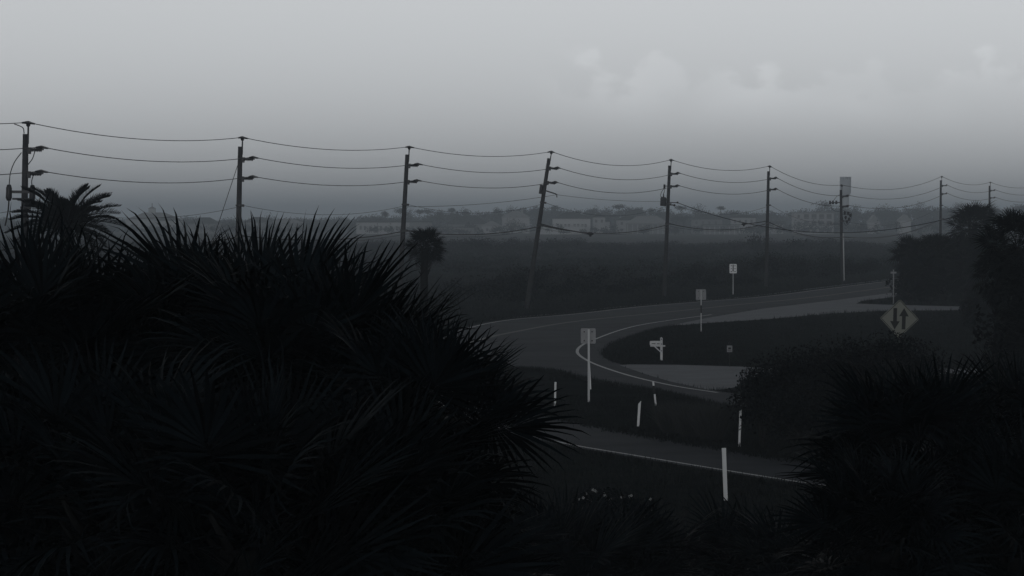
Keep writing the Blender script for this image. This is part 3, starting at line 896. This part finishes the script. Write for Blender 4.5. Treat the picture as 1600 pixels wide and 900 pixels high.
def round_rect(w, h, r, n=4):
    P = []
    for cx, cz, a0 in ((w / 2 - r, h / 2 - r, 0), (-w / 2 + r, h / 2 - r, 90), (-w / 2 + r, -h / 2 + r, 180), (w / 2 - r, -h / 2 + r, 270)):
        for k in range(n + 1):
            a = R(a0 + 90 * k / n)
            P.append((cx + r * math.cos(a), cz + r * math.sin(a)))
    return P
def sign_back(px, ybase, panel_w, panel_top, panel_bot, label, rz=0.0, dark=None, face=None, pm=None, pw=0.07, dx=0.0, postm=None):
    X, Y = gp(px, ybase)
    s = Y / F
    zt, zb = (ybase - panel_top) * s, (ybase - panel_bot) * s
    o = empty('road_sign', (X, Y, 0), rz)
    w = panel_w * s
    T = Matrix.Translation((dx, 0.07, (zt + zb) / 2))
    pn = MB().poly(round_rect(w, zt - zb, 0.05), 0.012, T).build('panel', pm or M['alu'], o)
    MB().box((0, 0, (zt - 0.04 - 0.3) / 2), (pw, 0.05, zt - 0.04 + 0.3)).build('post', postm or M['post'], o)
    for zz in (zt - 0.14, zb + 0.12):
        br = MB().box((dx, 0.045, zz), (w * 0.52, 0.03, 0.045)).build('brace', M['alu'], pn)
        for sx in (-1, 1):
            MB().tube([(dx + sx * w * 0.26, 0.02, zz), (dx + sx * w * 0.26, 0.065, zz)], 0.028, 8).build('bolt', M['black'], br)
    if dark:
        MB().box((0, 0, (ybase - (dark[0] + dark[1]) / 2) * s), (pw * 1.5, 0.08, (dark[1] - dark[0]) * s)).build('black_sleeve', M['black'], o)
    return tag(o, label, 'road sign', 'road signs seen from behind')
sign_back(920, 629, 23.5, 513, 537, 'back of the square road sign on a tall pale post nearest the palms', rz=R(-8), pw=0.085, dx=-0.03)
sign_back(1095.5, 518, 16, 452, 468.5, 'back of the square road sign with a black sleeve on its post', rz=R(5), dark=(477, 489), pw=0.06)
# white sign across the far road
def white_sign():
    X, Y = gp(1145.5, 460)
    s = Y / F
    o = empty('road_sign', (X, Y, 0))
    zt, zb = (460 - 412.5) * s, (460 - 427) * s
    w = 11.4 * s
    MB().box((0, 0.05, (zt - 0.1) / 2 - 0.1), (0.085, 0.06, zt - 0.1 + 0.2)).build('post', M['post'], o)
    T = Matrix.Translation((0, 0, (zt + zb) / 2))
    pn = MB().poly(round_rect(w, zt - zb, 0.06), 0.014, T).build('panel', M['white_sign'], o)
    zc = (zt + zb) / 2
    MB().box((0, -0.0115, zc + 0.06), (0.1, 0.008, (zt - zb) * 0.74)).build('black_bar', M['black'], pn)
    for zz, ww in ((0.28, 0.1), (0.0, 0.09), (-0.28, 0.12)):
        for sx in (-1, 1):
            MB().box((sx * w * 0.25, -0.0115, zc + zz), (ww, 0.008, 0.07)).build('black_mark', M['black'], pn)
    tag(o, 'small white sign with black markings at the far edge of the road', 'road sign')
white_sign()

def two_way_sign():
    Y = 138.0
    c = at(1405.5, 498, Y)
    o = empty('warning_sign', (c.x, Y, 0))
    dd = 30.5 / F * Y        # half diagonal
    def diamond(hd, r):
        P = []
        for k in range(4):
            a = R(90 * k)
            cx, cz = math.cos(a) * (hd - r * 1.414), math.sin(a) * (hd - r * 1.414)
            for j in range(5):
                b = a + R(-45 + 22.5 * j)
                P.append((cx + r * math.cos(b), cz + r * math.sin(b)))
        return P
    T = lambda y: Matrix.Translation((0, y, c.z)) @ Matrix.Rotation(R(2), 4, 'Y')
    MB().box((0, 0.09, (c.z + dd * 0.6) / 2 - 0.15), (0.08, 0.05, c.z + dd * 0.6 + 0.3)).build('post', M['steel'], o)
    pn = MB().poly(diamond(dd, 0.06), 0.02, T(0.03)).build('panel', M['yellow'], o)
    # black border: four thin bars set in from the edge
    e0 = dd * 0.935
    q = [(e0, 0), (0, e0), (-e0, 0), (0, -e0)]
    bd = MB()
    for k in range(4):
        (x0, z0), (x1, z1) = q[k], q[(k + 1) % 4]
        n_ = Vector((x0 + x1, z0 + z1)).normalized() * 0.013
        bd.poly([(x0 + n_.x, z0 + n_.y), (x1 + n_.x, z1 + n_.y), (x1 - n_.x, z1 - n_.y), (x0 - n_.x, z0 - n_.y)], 0.006, T(0.014))
    bd.build('border', M['black'], pn)
    u = dd / 30.5
    def arrow(cx, up):
        s = 1 if up else -1
        P = [(-2.9, -16.5), (2.9, -16.5), (2.9, 4), (7.5, 4), (0, 17), (-7.5, 4), (-2.9, 4)]
        return [((cx + x) * u, z * s * u) for x, z in P]
    MB().poly(arrow(-7.0, False), 0.006, T(0.0145)).build('arrow', M['black'], pn)
    MB().poly(arrow(6.8, True), 0.006, T(0.0145)).build('arrow', M['black'], pn)
    tag(o, 'yellow diamond sign with a down arrow and an up arrow', 'road sign')
two_way_sign()

def mailbox():
    X, Y = gp(1033.5, 563)
    s = Y / F
    o = empty('mailbox', (X, Y, 0))
    H = 34.5 * s
    MB().box((0, 0, H / 2 - 0.15), (0.12, 0.12, H + 0.3)).add([(-.08, -.08, H), (.08, -.08, H), (.08, .08, H), (-.08, .08, H), (0, 0, H + 0.06)], [(0, 1, 4), (1, 2, 4), (2, 3, 4), (3, 0, 4), (0, 3, 2, 1)]).build('post', M['white_paint'], o)
    zb = H - 12.0 * s
    MB().box((-0.19, 0.0, zb), (0.78, 0.09, 0.07)).build('arm', M['white_paint'], o)
    Mx = Matrix.Translation((-0.2, 0, zb - 0.17)) @ Matrix.Rotation(R(42), 4, 'Y')
    MB().box((0, 0, 0), (0.5, 0.07, 0.06), Mx).build('brace', M['white_paint'], o)
    # tunnel shaped box
    prof = [(-0.1, 0), (0.1, 0)] + [(0.1 * math.cos(R(a)), 0.13 + 0.1 * math.sin(R(a))) for a in range(0, 181, 20)]
    bx = MB()
    L0, L1 = -0.58, -0.065
    n = len(prof)
    v = [(L0, y, zb + 0.036 + z) for y, z in prof] + [(L1, y, zb + 0.036 + z) for y, z in prof]
    bx.add(v, [tuple(range(n)), tuple(reversed(range(n, 2 * n)))] + [(i, (i + 1) % n, (i + 1) % n + n, i + n) for i in range(n)])
    b = bx.build('box', M['white_paint'], o)
    MB().box((L0 - 0.015, 0, zb + 0.14), (0.03, 0.19, 0.2)).build('lid', M['white_paint'], b)
    for k in range(4):
        MB().box((-0.19 + k * 0.035 - 0.03, -0.103, zb + 0.12), (0.022, 0.006, 0.06)).build('number_mark', M['black'], b)
    MB().box((-0.42, -0.104, zb + 0.125), (0.2, 0.008, 0.035)).build('flag', M['black'], b)
    for zz in (H - 0.05, H - 0.3, H - 0.66):
        MB().box((0, -0.064, zz), (0.05, 0.008, 0.05)).build('bolt_plate', M['black'], o)
    tag(o, 'white mailbox on a braced white post beside the driveway', 'mailbox')
mailbox()
def yard_sign():
    X, Y = gp(1140, 573)
    s = Y / F
    o = empty('yard_sign', (X, Y, 0))
    MB().box((0, 0.02, 0.6), (0.055, 0.04, 1.3)).build('post', M['black'], o)
    pn = MB().box((0, -0.01, 28 * s), (0.27, 0.018, 0.33)).build('panel', M['alu'], o)
    MB().box((0, -0.022, 28 * s + 0.02), (0.14, 0.006, 0.1)).box((0, -0.022, 28 * s - 0.1), (0.18, 0.006, 0.03)).build('print', M['black'], pn)
    MB().tube([(0, 0.02, 35 * s), (0, 0.02, 37 * s), (0, 0.02, 39 * s)], [0.05, 0.07, 0.02], 8).build('finial', M['black'], o)
    tag(o, 'small square notice on a short black post on the lawn', 'sign')
yard_sign()
def street_name():
    X, Y = gp(1396, 475)
    s = Y / F
    o = empty('street_name_sign', (X, Y, 0))
    h = 48 * s
    MB().tube([(0, 0, -0.3), (0, 0, h)], 0.05, 10).build('post', M['alu'], o)
    MB().box((0, 0, h + 0.06), (0.5, 0.03, 0.16)).build('name_plate', M['alu'], o)
    MB().box((0, 0, h + 0.24), (0.03, 0.6, 0.16)).build('name_plate', M['alu'], o)
    tag(o, 'thin post with small street name plates at the driveway mouth', 'sign')
street_name()

# ------------------------------------------------------------------ palms
def fan_mesh(seed, nseg=44, petiole=0.95, blade=0.95, sweep=128, droop=0.35, m=None, fold=0.25):
    """costapalmate leaf growing along +X, upper face to +Z"""
    r = random.Random(seed)
    mb = MB()
    # stalk
    pts = []
    for k in range(5):
        t = k / 4
        pts.append(Vector((petiole * t, 0, 0.10 * math.sin(t * math.pi) * petiole - 0.05 * t * t)))
    mb.tube(pts, [0.024, 0.02, 0.017, 0.014, 0.012], 5)
    hub0 = pts[-1]
    for i in range(nseg):
        u = i / (nseg - 1) * 2 - 1
        ang = R(sweep) * u + r.uniform(-0.03, 0.03)
        # segments leave a short down-curved midrib
        cst = 0.28 * blade * (1 - abs(u)) ** 0.8
        base = hub0 + Vector((cst, 0, -0.35 * cst * cst))
        ln = blade * (1.0 - 0.28 * abs(u) ** 2) * r.uniform(0.9, 1.06) - cst * 0.45
        dx, dy = math.cos(ang), math.sin(ang)
        side = Vector((-dy, dx, 0))
        w = 2.0 * R(sweep) / nseg * ln * 0.40
        tip_d = droop * ln * r.uniform(0.5, 1.4)
        lift = fold * abs(math.sin(ang))
        tw = (1 if i % 2 else -1) * 0.35 * w
        v = []
        for t, ww in ((0.03, 0.12), (0.38, 1.0), (0.68, 0.62), (0.88, 0.3)):
            p = base + Vector((dx, dy, lift)) * (ln * t) + Vector((0, 0, -tip_d * max(0, t - 0.25) ** 2))
            hw = side * (w * ww / 2 * 1.15)
            z = Vector((0, 0, tw * ww * 0.5))
            v += [p - hw - z, p + hw + z]
        t = 1.0
        p = base + Vector((dx, dy, lift)) * (ln * t) + Vector((0, 0, -tip_d * 0.75 ** 2 * 1.15)) + side * r.uniform(-0.04, 0.04)
        v.append(p)
        mb.add(v, [(0, 1, 3, 2), (2, 3, 5, 4), (4, 5, 7, 6), (6, 7, 8)])
    return mb.mesh('fan_leaf', m or M['palm'])
def plume_mesh(seed, ln=2.6, m=None):
    """feather leaf along +X arching down"""
    r = random.Random(seed)
    mb = MB()
    def mid(t):
        return Vector((ln * t * (1 - 0.08 * t), 0, 0.12 * ln * t - 0.42 * ln * t * t * 0.8))
    mb.tube([mid(k / 8) for k in range(9)], [0.03 - 0.003 * k for k in range(9)], 5)
    for s in (-1, 1):
        for k in range(62):
            t = 0.1 + 0.9 * k / 61
            p = mid(t)
            l = 0.46 * (0.45 + 1.1 * math.sin(math.pi * min(1, t * 0.9 + 0.12))) * 0.8 * r.uniform(0.85, 1.1)
            d = Vector((0.62 + 0.4 * t, s * (0.8 - 0.35 * t), 0.38 * r.uniform(0.4, 1.3))).normalized()
            n_ = Vector((0.6, -s * 0.4, 0.5)).normalized() * 0.018
            q1 = p + d * l * 0.5
            q2 = p + d * l + Vector((0, 0, -0.1 * l))
            mb.add([p - n_, p + n_, q1 + n_, q1 - n_, q2], [(0, 1, 2, 3), (3, 2, 4)])
    return mb.mesh('feather_leaf', m or M['palm'])

FAN = [fan_mesh(i, nseg=34, petiole=pl, blade=bl, droop=dr, sweep=sw, fold=fo) for i, (pl, bl, dr, sw, fo) in enumerate(
    [(0.70, 1.18, 0.12, 118, 0.22), (0.78, 1.2, 0.30, 124, 0.12), (0.68, 1.1, 0.6, 128, 0.05), (0.6, 1.25, 0.05, 95, 0.5), (0.75, 1.12, 0.35, 130, 0.25)])]
FAN_FAR = [fan_mesh(20 + i, nseg=24, petiole=0.95, blade=1.0, droop=dr, sweep=126, fold=0.15, m=M['palm_far']) for i, dr in enumerate((0.3, 0.6, 0.9))]
FAN_DEAD = [fan_mesh(40 + i, nseg=26, petiole=0.8, blade=0.85, droop=1.3, sweep=80, fold=0.4, m=M['dead']) for i in range(2)]
PLUME = [plume_mesh(60 + i) for i in range(3)]

def trunk_mesh(h, r0, r1, boots=True, seed=0):
    r = random.Random(seed)
    mb = MB()
    k = max(4, int(h / 0.6))
    pts, rad = [], []
    for i in range(k + 1):
        t = i / k
        pts.append((0.05 * math.sin(t * 3 + seed), 0.05 * math.cos(t * 2 + seed) - 0.05, h * t - (0.2 if i == 0 else 0)))
        rad.append((r0 + (r1 - r0) * t) * r.uniform(0.95, 1.06))
    mb.tube(pts, rad, 10)
    if boots:
        z = max(0.3, h - 1.8)
        a = 0.0
        while z < h:
            a += 2.4
            c, s = math.cos(a), math.sin(a)
            q0 = Vector((c * r1 * 0.8, s * r1 * 0.8, z)); q1 = Vector((c * (r1 + 0.16), s * (r1 + 0.16), z + 0.3))
            mb.tube([q0, q1], [0.05, 0.02], 4)
            z += 0.055
    return mb.mesh('trunk', M['trunk'])

def palm(px, py, Y, label, n=30, scale=1.0, meshes=None, emin=-50, emax=82, dead=3, group='cabbage palms by the house', name='fan_palm', seed=None, r=0.17, toward=None):
    c = at(px, py, Y)
    seed = seed if seed is not None else int(px * 7 + py)
    rr = random.Random(seed)
    o = empty(name, (c.x, Y, 0), 0)
    h = max(0.25, c.z)
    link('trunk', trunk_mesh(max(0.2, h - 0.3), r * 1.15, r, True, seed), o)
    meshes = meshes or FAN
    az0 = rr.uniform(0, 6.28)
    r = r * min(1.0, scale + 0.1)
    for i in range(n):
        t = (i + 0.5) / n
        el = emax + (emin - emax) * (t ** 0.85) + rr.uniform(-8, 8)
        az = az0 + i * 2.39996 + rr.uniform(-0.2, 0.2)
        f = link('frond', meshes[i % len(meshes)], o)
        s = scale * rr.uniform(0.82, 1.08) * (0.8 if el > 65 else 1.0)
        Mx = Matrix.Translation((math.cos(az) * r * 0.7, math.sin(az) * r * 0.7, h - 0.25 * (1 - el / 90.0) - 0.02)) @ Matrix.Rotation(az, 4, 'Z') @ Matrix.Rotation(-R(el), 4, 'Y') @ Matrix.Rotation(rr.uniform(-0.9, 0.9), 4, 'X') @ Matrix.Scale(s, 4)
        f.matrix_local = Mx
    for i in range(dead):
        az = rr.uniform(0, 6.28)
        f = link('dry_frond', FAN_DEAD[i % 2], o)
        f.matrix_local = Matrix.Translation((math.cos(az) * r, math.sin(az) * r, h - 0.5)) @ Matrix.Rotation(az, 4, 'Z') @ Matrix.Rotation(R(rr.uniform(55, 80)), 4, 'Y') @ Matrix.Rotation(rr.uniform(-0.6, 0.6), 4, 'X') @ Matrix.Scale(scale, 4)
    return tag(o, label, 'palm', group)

near = [
    (35, 575, 27.5, 'near cabbage palm at the left edge below the feather palm', 44, 0.84),
    (205, 598, 29, 'near cabbage palm under the low frond tips right of the feather palm', 44, 0.86),
    (375, 556, 28, 'near cabbage palm whose fronds spike up before the second pole', 46, 0.83),
    (474, 584, 26.5, 'near cabbage palm with tall fronds between second and third poles', 46, 0.74),
    (648, 640, 25, 'near cabbage palm with spread fingers below the single far palm', 40, 0.58),
    (540, 642, 28, 'near cabbage palm in front of the foot of the third pole', 42, 0.72),
    (612, 745, 26, 'near cabbage palm whose frond tips reach across the near lane', 42, 0.52),
    (160, 770, 23.5, 'low near palm at lower left with a drooping open fan', 34, 0.78),
    (390, 790, 22.5, 'low near palm at lower left of the middle with thick stalks', 34, 0.72),
    (575, 830, 23.5, 'low near palm at the bottom under the spread fingers', 36, 0.72),
    (665, 878, 26, 'low near palm at the bottom left of the white flowers', 34, 0.62),
    (300, 560, 36, 'cabbage palm half hidden behind the spiking fronds', 36, 0.95),
    (-20, 760, 25, 'near palm cut by the left edge with a shaggy trunk beside it', 34, 0.75),
]
for i, (px, py, Y, lab, n, s) in enumerate(near):
    palm(px, py, Y, lab, n=n, scale=s, seed=100 + i)
# right foreground
for i, (px, py, Y, lab, n, s) in enumerate([
    (1420, 700, 31, 'near cabbage palm right of the near lane with a round crown', 54, 0.60),
    (1590, 665, 38, 'near palm at the right edge with fronds fanning left', 40, 0.62),
    (1475, 850, 31, 'low near palm at the bottom right with long arching stalks', 32, 0.78),
    (1610, 820, 30, 'palm cut by the bottom right corner', 32, 0.7),
    (1375, 810, 29, 'low palm at lower right, left of the arching stalks', 40, 0.5),
]):
    palm(px, py, Y, lab, n=n, scale=s, seed=200 + i)
# palmettos along the bottom
for i, (px, py, Y, lab, n, s) in enumerate([
    (930, 905, 56, 'palmetto clump at the bottom below the white flowers', 22, 0.95),
    (1010, 915, 58, 'palmetto with thin upright blades right of the white flowers', 20, 1.0),
    (1172, 905, 59, 'palmetto tuft below the largest marker post', 22, 0.95),
    (1255, 915, 56, 'palmetto at the bottom right of the tuft below the marker post', 20, 0.95),
    (860, 900, 54, 'palmetto at the bottom among the left palms', 22, 0.95),
]):
    palm(px, py, Y, lab, n=n, scale=s, seed=300 + i, dead=1, emin=5, name='palmetto', group='palmettos along the bottom', r=0.12)
# feather palm
c = at(104, 348, 125)
o = empty('feather_palm', (c.x, 125, 0))
link('trunk', trunk_mesh(c.z, 0.28, 0.24, True, 5), o)
for i in range(46):
    rr = random.Random(900 + i)
    el = 62 - 80 * ((i + 0.5) / 46) ** 0.8
    az = i * 2.39996 + 0.4
    f = link('frond', PLUME[i % 3], o)
    f.matrix_local = Matrix.Translation((0, 0, c.z - 0.1)) @ Matrix.Rotation(az, 4, 'Z') @ Matrix.Rotation(-R(el), 4, 'Y') @ Matrix.Rotation(rr.uniform(-0.5, 0.5), 4, 'X') @ Matrix.Scale(rr.uniform(0.8, 1.0), 4)
tag(o, 'feather leaved palm with arching plumes in front of the leftmost pole', 'palm')
# the single palm across the road and the grove on the right
palm(664, 380, 190, 'single cabbage palm with a round crown beside the third pole', n=66, scale=0.64, meshes=FAN_FAR, emin=-38, dead=3, group='cabbage palms across the road', r=0.22, seed=41)
for i, (px, py, Y, lab, s) in enumerate([
    (1522, 352, 285, 'tallest cabbage palm of the right hand grove', 1.32),
    (1592, 376, 122, 'tall palm at the right edge beside the grove', 0.82),
    (1462, 392, 288, 'palm under and left of the tallest palm', 1.2),
    (1427, 398, 286, 'leftmost palm of the grove with drooping fronds by the road', 1.14),
    (1492, 395, 290, 'palm below the tallest palm in the grove', 1.28),
    (1440, 422, 284, 'lower palm at the left flank of the grove', 1.08),
    (1548, 398, 272, 'palm between the tallest palm and the right edge', 1.25),
    (1515, 425, 284, 'palm in the middle of the grove', 1.3),
    (1562, 418, 130, 'palm in the middle of the grove toward the right', 0.62),
    (1608, 440, 117, 'palm cut by the right edge at mid height', 0.62),
    (1540, 470, 218, 'palm hanging fronds over the end of the far driveway', 1.0),
    (1608, 498, 113, 'lower palm by the right edge over the lawn', 0.56),
    (1612, 530, 110, 'low palm at the right of the lawn above the pale drive', 0.5),
]):
    palm(px, py, Y, lab, n=64, scale=s, meshes=FAN_FAR, emin=-75, dead=2, group='cabbage palms of the right hand grove', r=0.2, seed=400 + i)
palm(1426, 462, 283, 'small palmetto at the foot of the grove by the road', n=20, scale=0.9, meshes=FAN_FAR, emin=0, dead=0, name='palmetto', group='palmettos at the grove', r=0.12, seed=450)

# ------------------------------------------------------------------ shrubs
def shrub(X, Y, r, h, label, n=2600, size=0.1, m=None, flowers=0, clumps=26, group='dark shrubs by the lanes', zc=0.52, name='shrub', spread=0.24):
    o = empty(name, (X, Y, 0))
    st = MB()
    rr = random.Random(int(X * 100 + Y))
    for k in range(9):
        a = rr.uniform(0, 6.28); q = rr.uniform(0.3, 0.8) * r
        st.tube([(0, 0, -0.1), (math.cos(a) * q * 0.4, math.sin(a) * q * 0.4, h * 0.35), (math.cos(a) * q, math.sin(a) * q, h * rr.uniform(0.6, 0.85))], [0.05, 0.035, 0.012], 5)
    st.build('stem', M['bark'], o)
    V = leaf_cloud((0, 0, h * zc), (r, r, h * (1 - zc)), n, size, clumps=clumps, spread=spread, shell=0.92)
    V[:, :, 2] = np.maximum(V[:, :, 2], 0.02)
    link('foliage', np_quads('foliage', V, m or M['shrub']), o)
    if flowers:
        k = rng.choice(n, flowers)
        P = V[k].mean(1)
        sel = P[:, 2] > h * 0.5
        P = P[sel]
        fl = MB()
        for p in P:
            q = Vector(p) * 1.04
            for j in range(5):
                a = j * 1.2566
                fl.add([q, q + Vector((math.cos(a - .4) * .036, -0.02, math.sin(a - .4) * .036)), q + Vector((math.cos(a + .4) * .036, -0.02, math.sin(a + .4) * .036))], [(0, 1, 2)])
        fb = fl.build('flowers', M['flower'], o)
        fb['kind'] = 'stuff'
    return tag(o, label, 'shrub', group)
def shr(px, top, Y, r, label, **kw):
    p = at(px, top, Y); p.z *= kw.pop('tall', 1.1)
    return shrub(p.x, Y, r, p.z, label, **kw)
shr(1375, 530, 112, 1.9, 'tallest dark shrub just below the diamond sign', n=17680, size=0.10, tall=1.07, clumps=44, spread=0.27)
shr(1310, 540, 108, 1.7, 'dark shrub left of the one below the diamond sign', n=15640, size=0.10, tall=1.09, clumps=40, spread=0.27)
shr(1240, 556, 106, 1.8, 'dark shrub in the middle of the hedge beside the driveway', n=17000, size=0.10, tall=1.09, clumps=40, spread=0.27)
shr(1192, 588, 104, 1.25, 'lowest dark shrub at the left end of the hedge by the marker post', n=3600, size=0.12, clumps=24)
shr(1425, 548, 104, 1.5, 'dark shrub right of the one below the diamond sign', n=13600, size=0.10, tall=1.09, clumps=38, spread=0.27)
shr(1270, 610, 100, 1.9, 'dark shrub low in front of the hedge behind the lane', n=14280, size=0.10, tall=1.09, clumps=40, spread=0.27)
shr(1345, 600, 98, 1.9, 'dark shrub in front of the hedge above the round palm crown', n=14280, size=0.10, tall=1.09, clumps=40, spread=0.27)
shr(935, 762, 76, 0.95, 'low dark shrub dotted with white flowers at the grass edge', n=3600, size=0.085, clumps=26, flowers=44, group='white flowering shrubs')
shr(1003, 782, 74, 0.75, 'small dark shrub right of the white flowered one', n=2400, size=0.085, clumps=20, flowers=7, group='white flowering shrubs')
shr(1083, 832, 67, 0.5, 'little shrub with a few white flowers above the bottom edge', n=1500, size=0.07, clumps=16, flowers=10, group='white flowering shrubs')
for px, top, Y, r, lab in [(1440, 428, 288, 3.0, 'undergrowth bush beneath the left end of the grove'), (1475, 425, 290, 3.2, 'undergrowth bush in the middle beneath the grove'),
                           (1510, 425, 292, 3.2, 'undergrowth bush at the right beneath the grove'), (1548, 420, 288, 3.4, 'undergrowth bush behind the end of the far driveway'), (1598, 430, 125, 1.8, 'undergrowth bush at the right edge of the grove'),
                           (1575, 500, 215, 2.8, 'undergrowth bush beneath the right edge palms'), (1424, 440, 287, 2.2, 'undergrowth bush nearest the road at the grove'),
                           (1608, 470, 116, 1.5, 'undergrowth bush cut by the right edge'), (1560, 470, 228, 2.6, 'undergrowth bush under the middle palms of the grove')]:
    shr(px, top, Y, r, lab, n=3600, size=0.26, clumps=26, m=M['shrub'], group='bushes beneath the grove')
shr(1436, 372, 290, 2.2, 'leafy round tree at the left flank of the grove', n=5200, size=0.24, clumps=30, group='leafy trees of the grove', tall=1.0, name='round_tree', zc=0.62)
shr(1478, 376, 292, 2.6, 'leafy round tree behind the middle palms of the grove', n=5200, size=0.24, clumps=30, group='leafy trees of the grove', tall=1.0, name='round_tree', zc=0.62)
# plume grasses on the median
def plume_grass(px, ybase, h, n, label, r=0.35):
    X, Y = gp(px, ybase)
    a = rng.uniform(0, 6.28, n); q = np.sqrt(rng.uniform(0, 1, n)) * r
    bx, by = np.cos(a) * q * 1.1, np.sin(a) * q * 1.1
    hh = h * rng.uniform(0.6, 1.08, n)
    tx, ty = bx + np.cos(a) * q * 1.9 + rng.normal(0, .08, n), by + np.sin(a) * q * 1.9 + rng.normal(0, .08, n)
    w = 0.007
    V = np.zeros((n, 4, 3))
    V[:, 0] = np.stack([bx - w, by, np.zeros(n)], 1)
    V[:, 1] = np.stack([bx + w, by, np.zeros(n)], 1)
    mx, my = bx * 0.6 + tx * 0.4, by * 0.6 + ty * 0.4
    V[:, 1] = np.stack([mx + w, my, hh * 0.62], 1)
    V[:, 2] = np.stack([tx, ty, hh], 1)
    V[:, 3] = np.stack([mx - w, my, hh * 0.62], 1)
    o = empty('plume_grass', (X, Y, 0))
    f = link('blades', np_quads('blades', V, M['pale_grass']), o)
    f['kind'] = 'stuff'
    tag(o, label, 'grass clump', 'feathery grass clumps on the median')
plume_grass(1052, 678, 1.15, 900, 'feathery grass clump left of the other two on the median')
plume_grass(1082, 684, 1.25, 1000, 'feathery grass clump in the middle of three on the median')
plume_grass(1112, 688, 1.25, 900, 'feathery grass clump nearest the dark hedge')

# ------------------------------------------------------------------ haze
vm = bpy.data.materials.new('haze')
vm.use_nodes = True
t = vm.node_tree
for n_ in list(t.nodes):
    t.nodes.remove(n_)
vo = t.nodes.new('ShaderNodeOutputMaterial')
pv = t.nodes.new('ShaderNodeVolumePrincipled')
pv.inputs['Color'].default_value = (0.80, 0.90, 0.995, 1)
pv.inputs['Density'].default_value = 0.00037
pv.inputs['Anisotropy'].default_value = 0.0
t.links.new(pv.outputs[0], vo.inputs['Volume'])
hb = MB().box((0, 4600, 19.5), (17200, 10200, 41.0)).build('haze', vm)
tag(hb, 'thin dusk haze lying over the flats', 'haze', kind='stuff')
print('objects', len(bpy.data.objects))
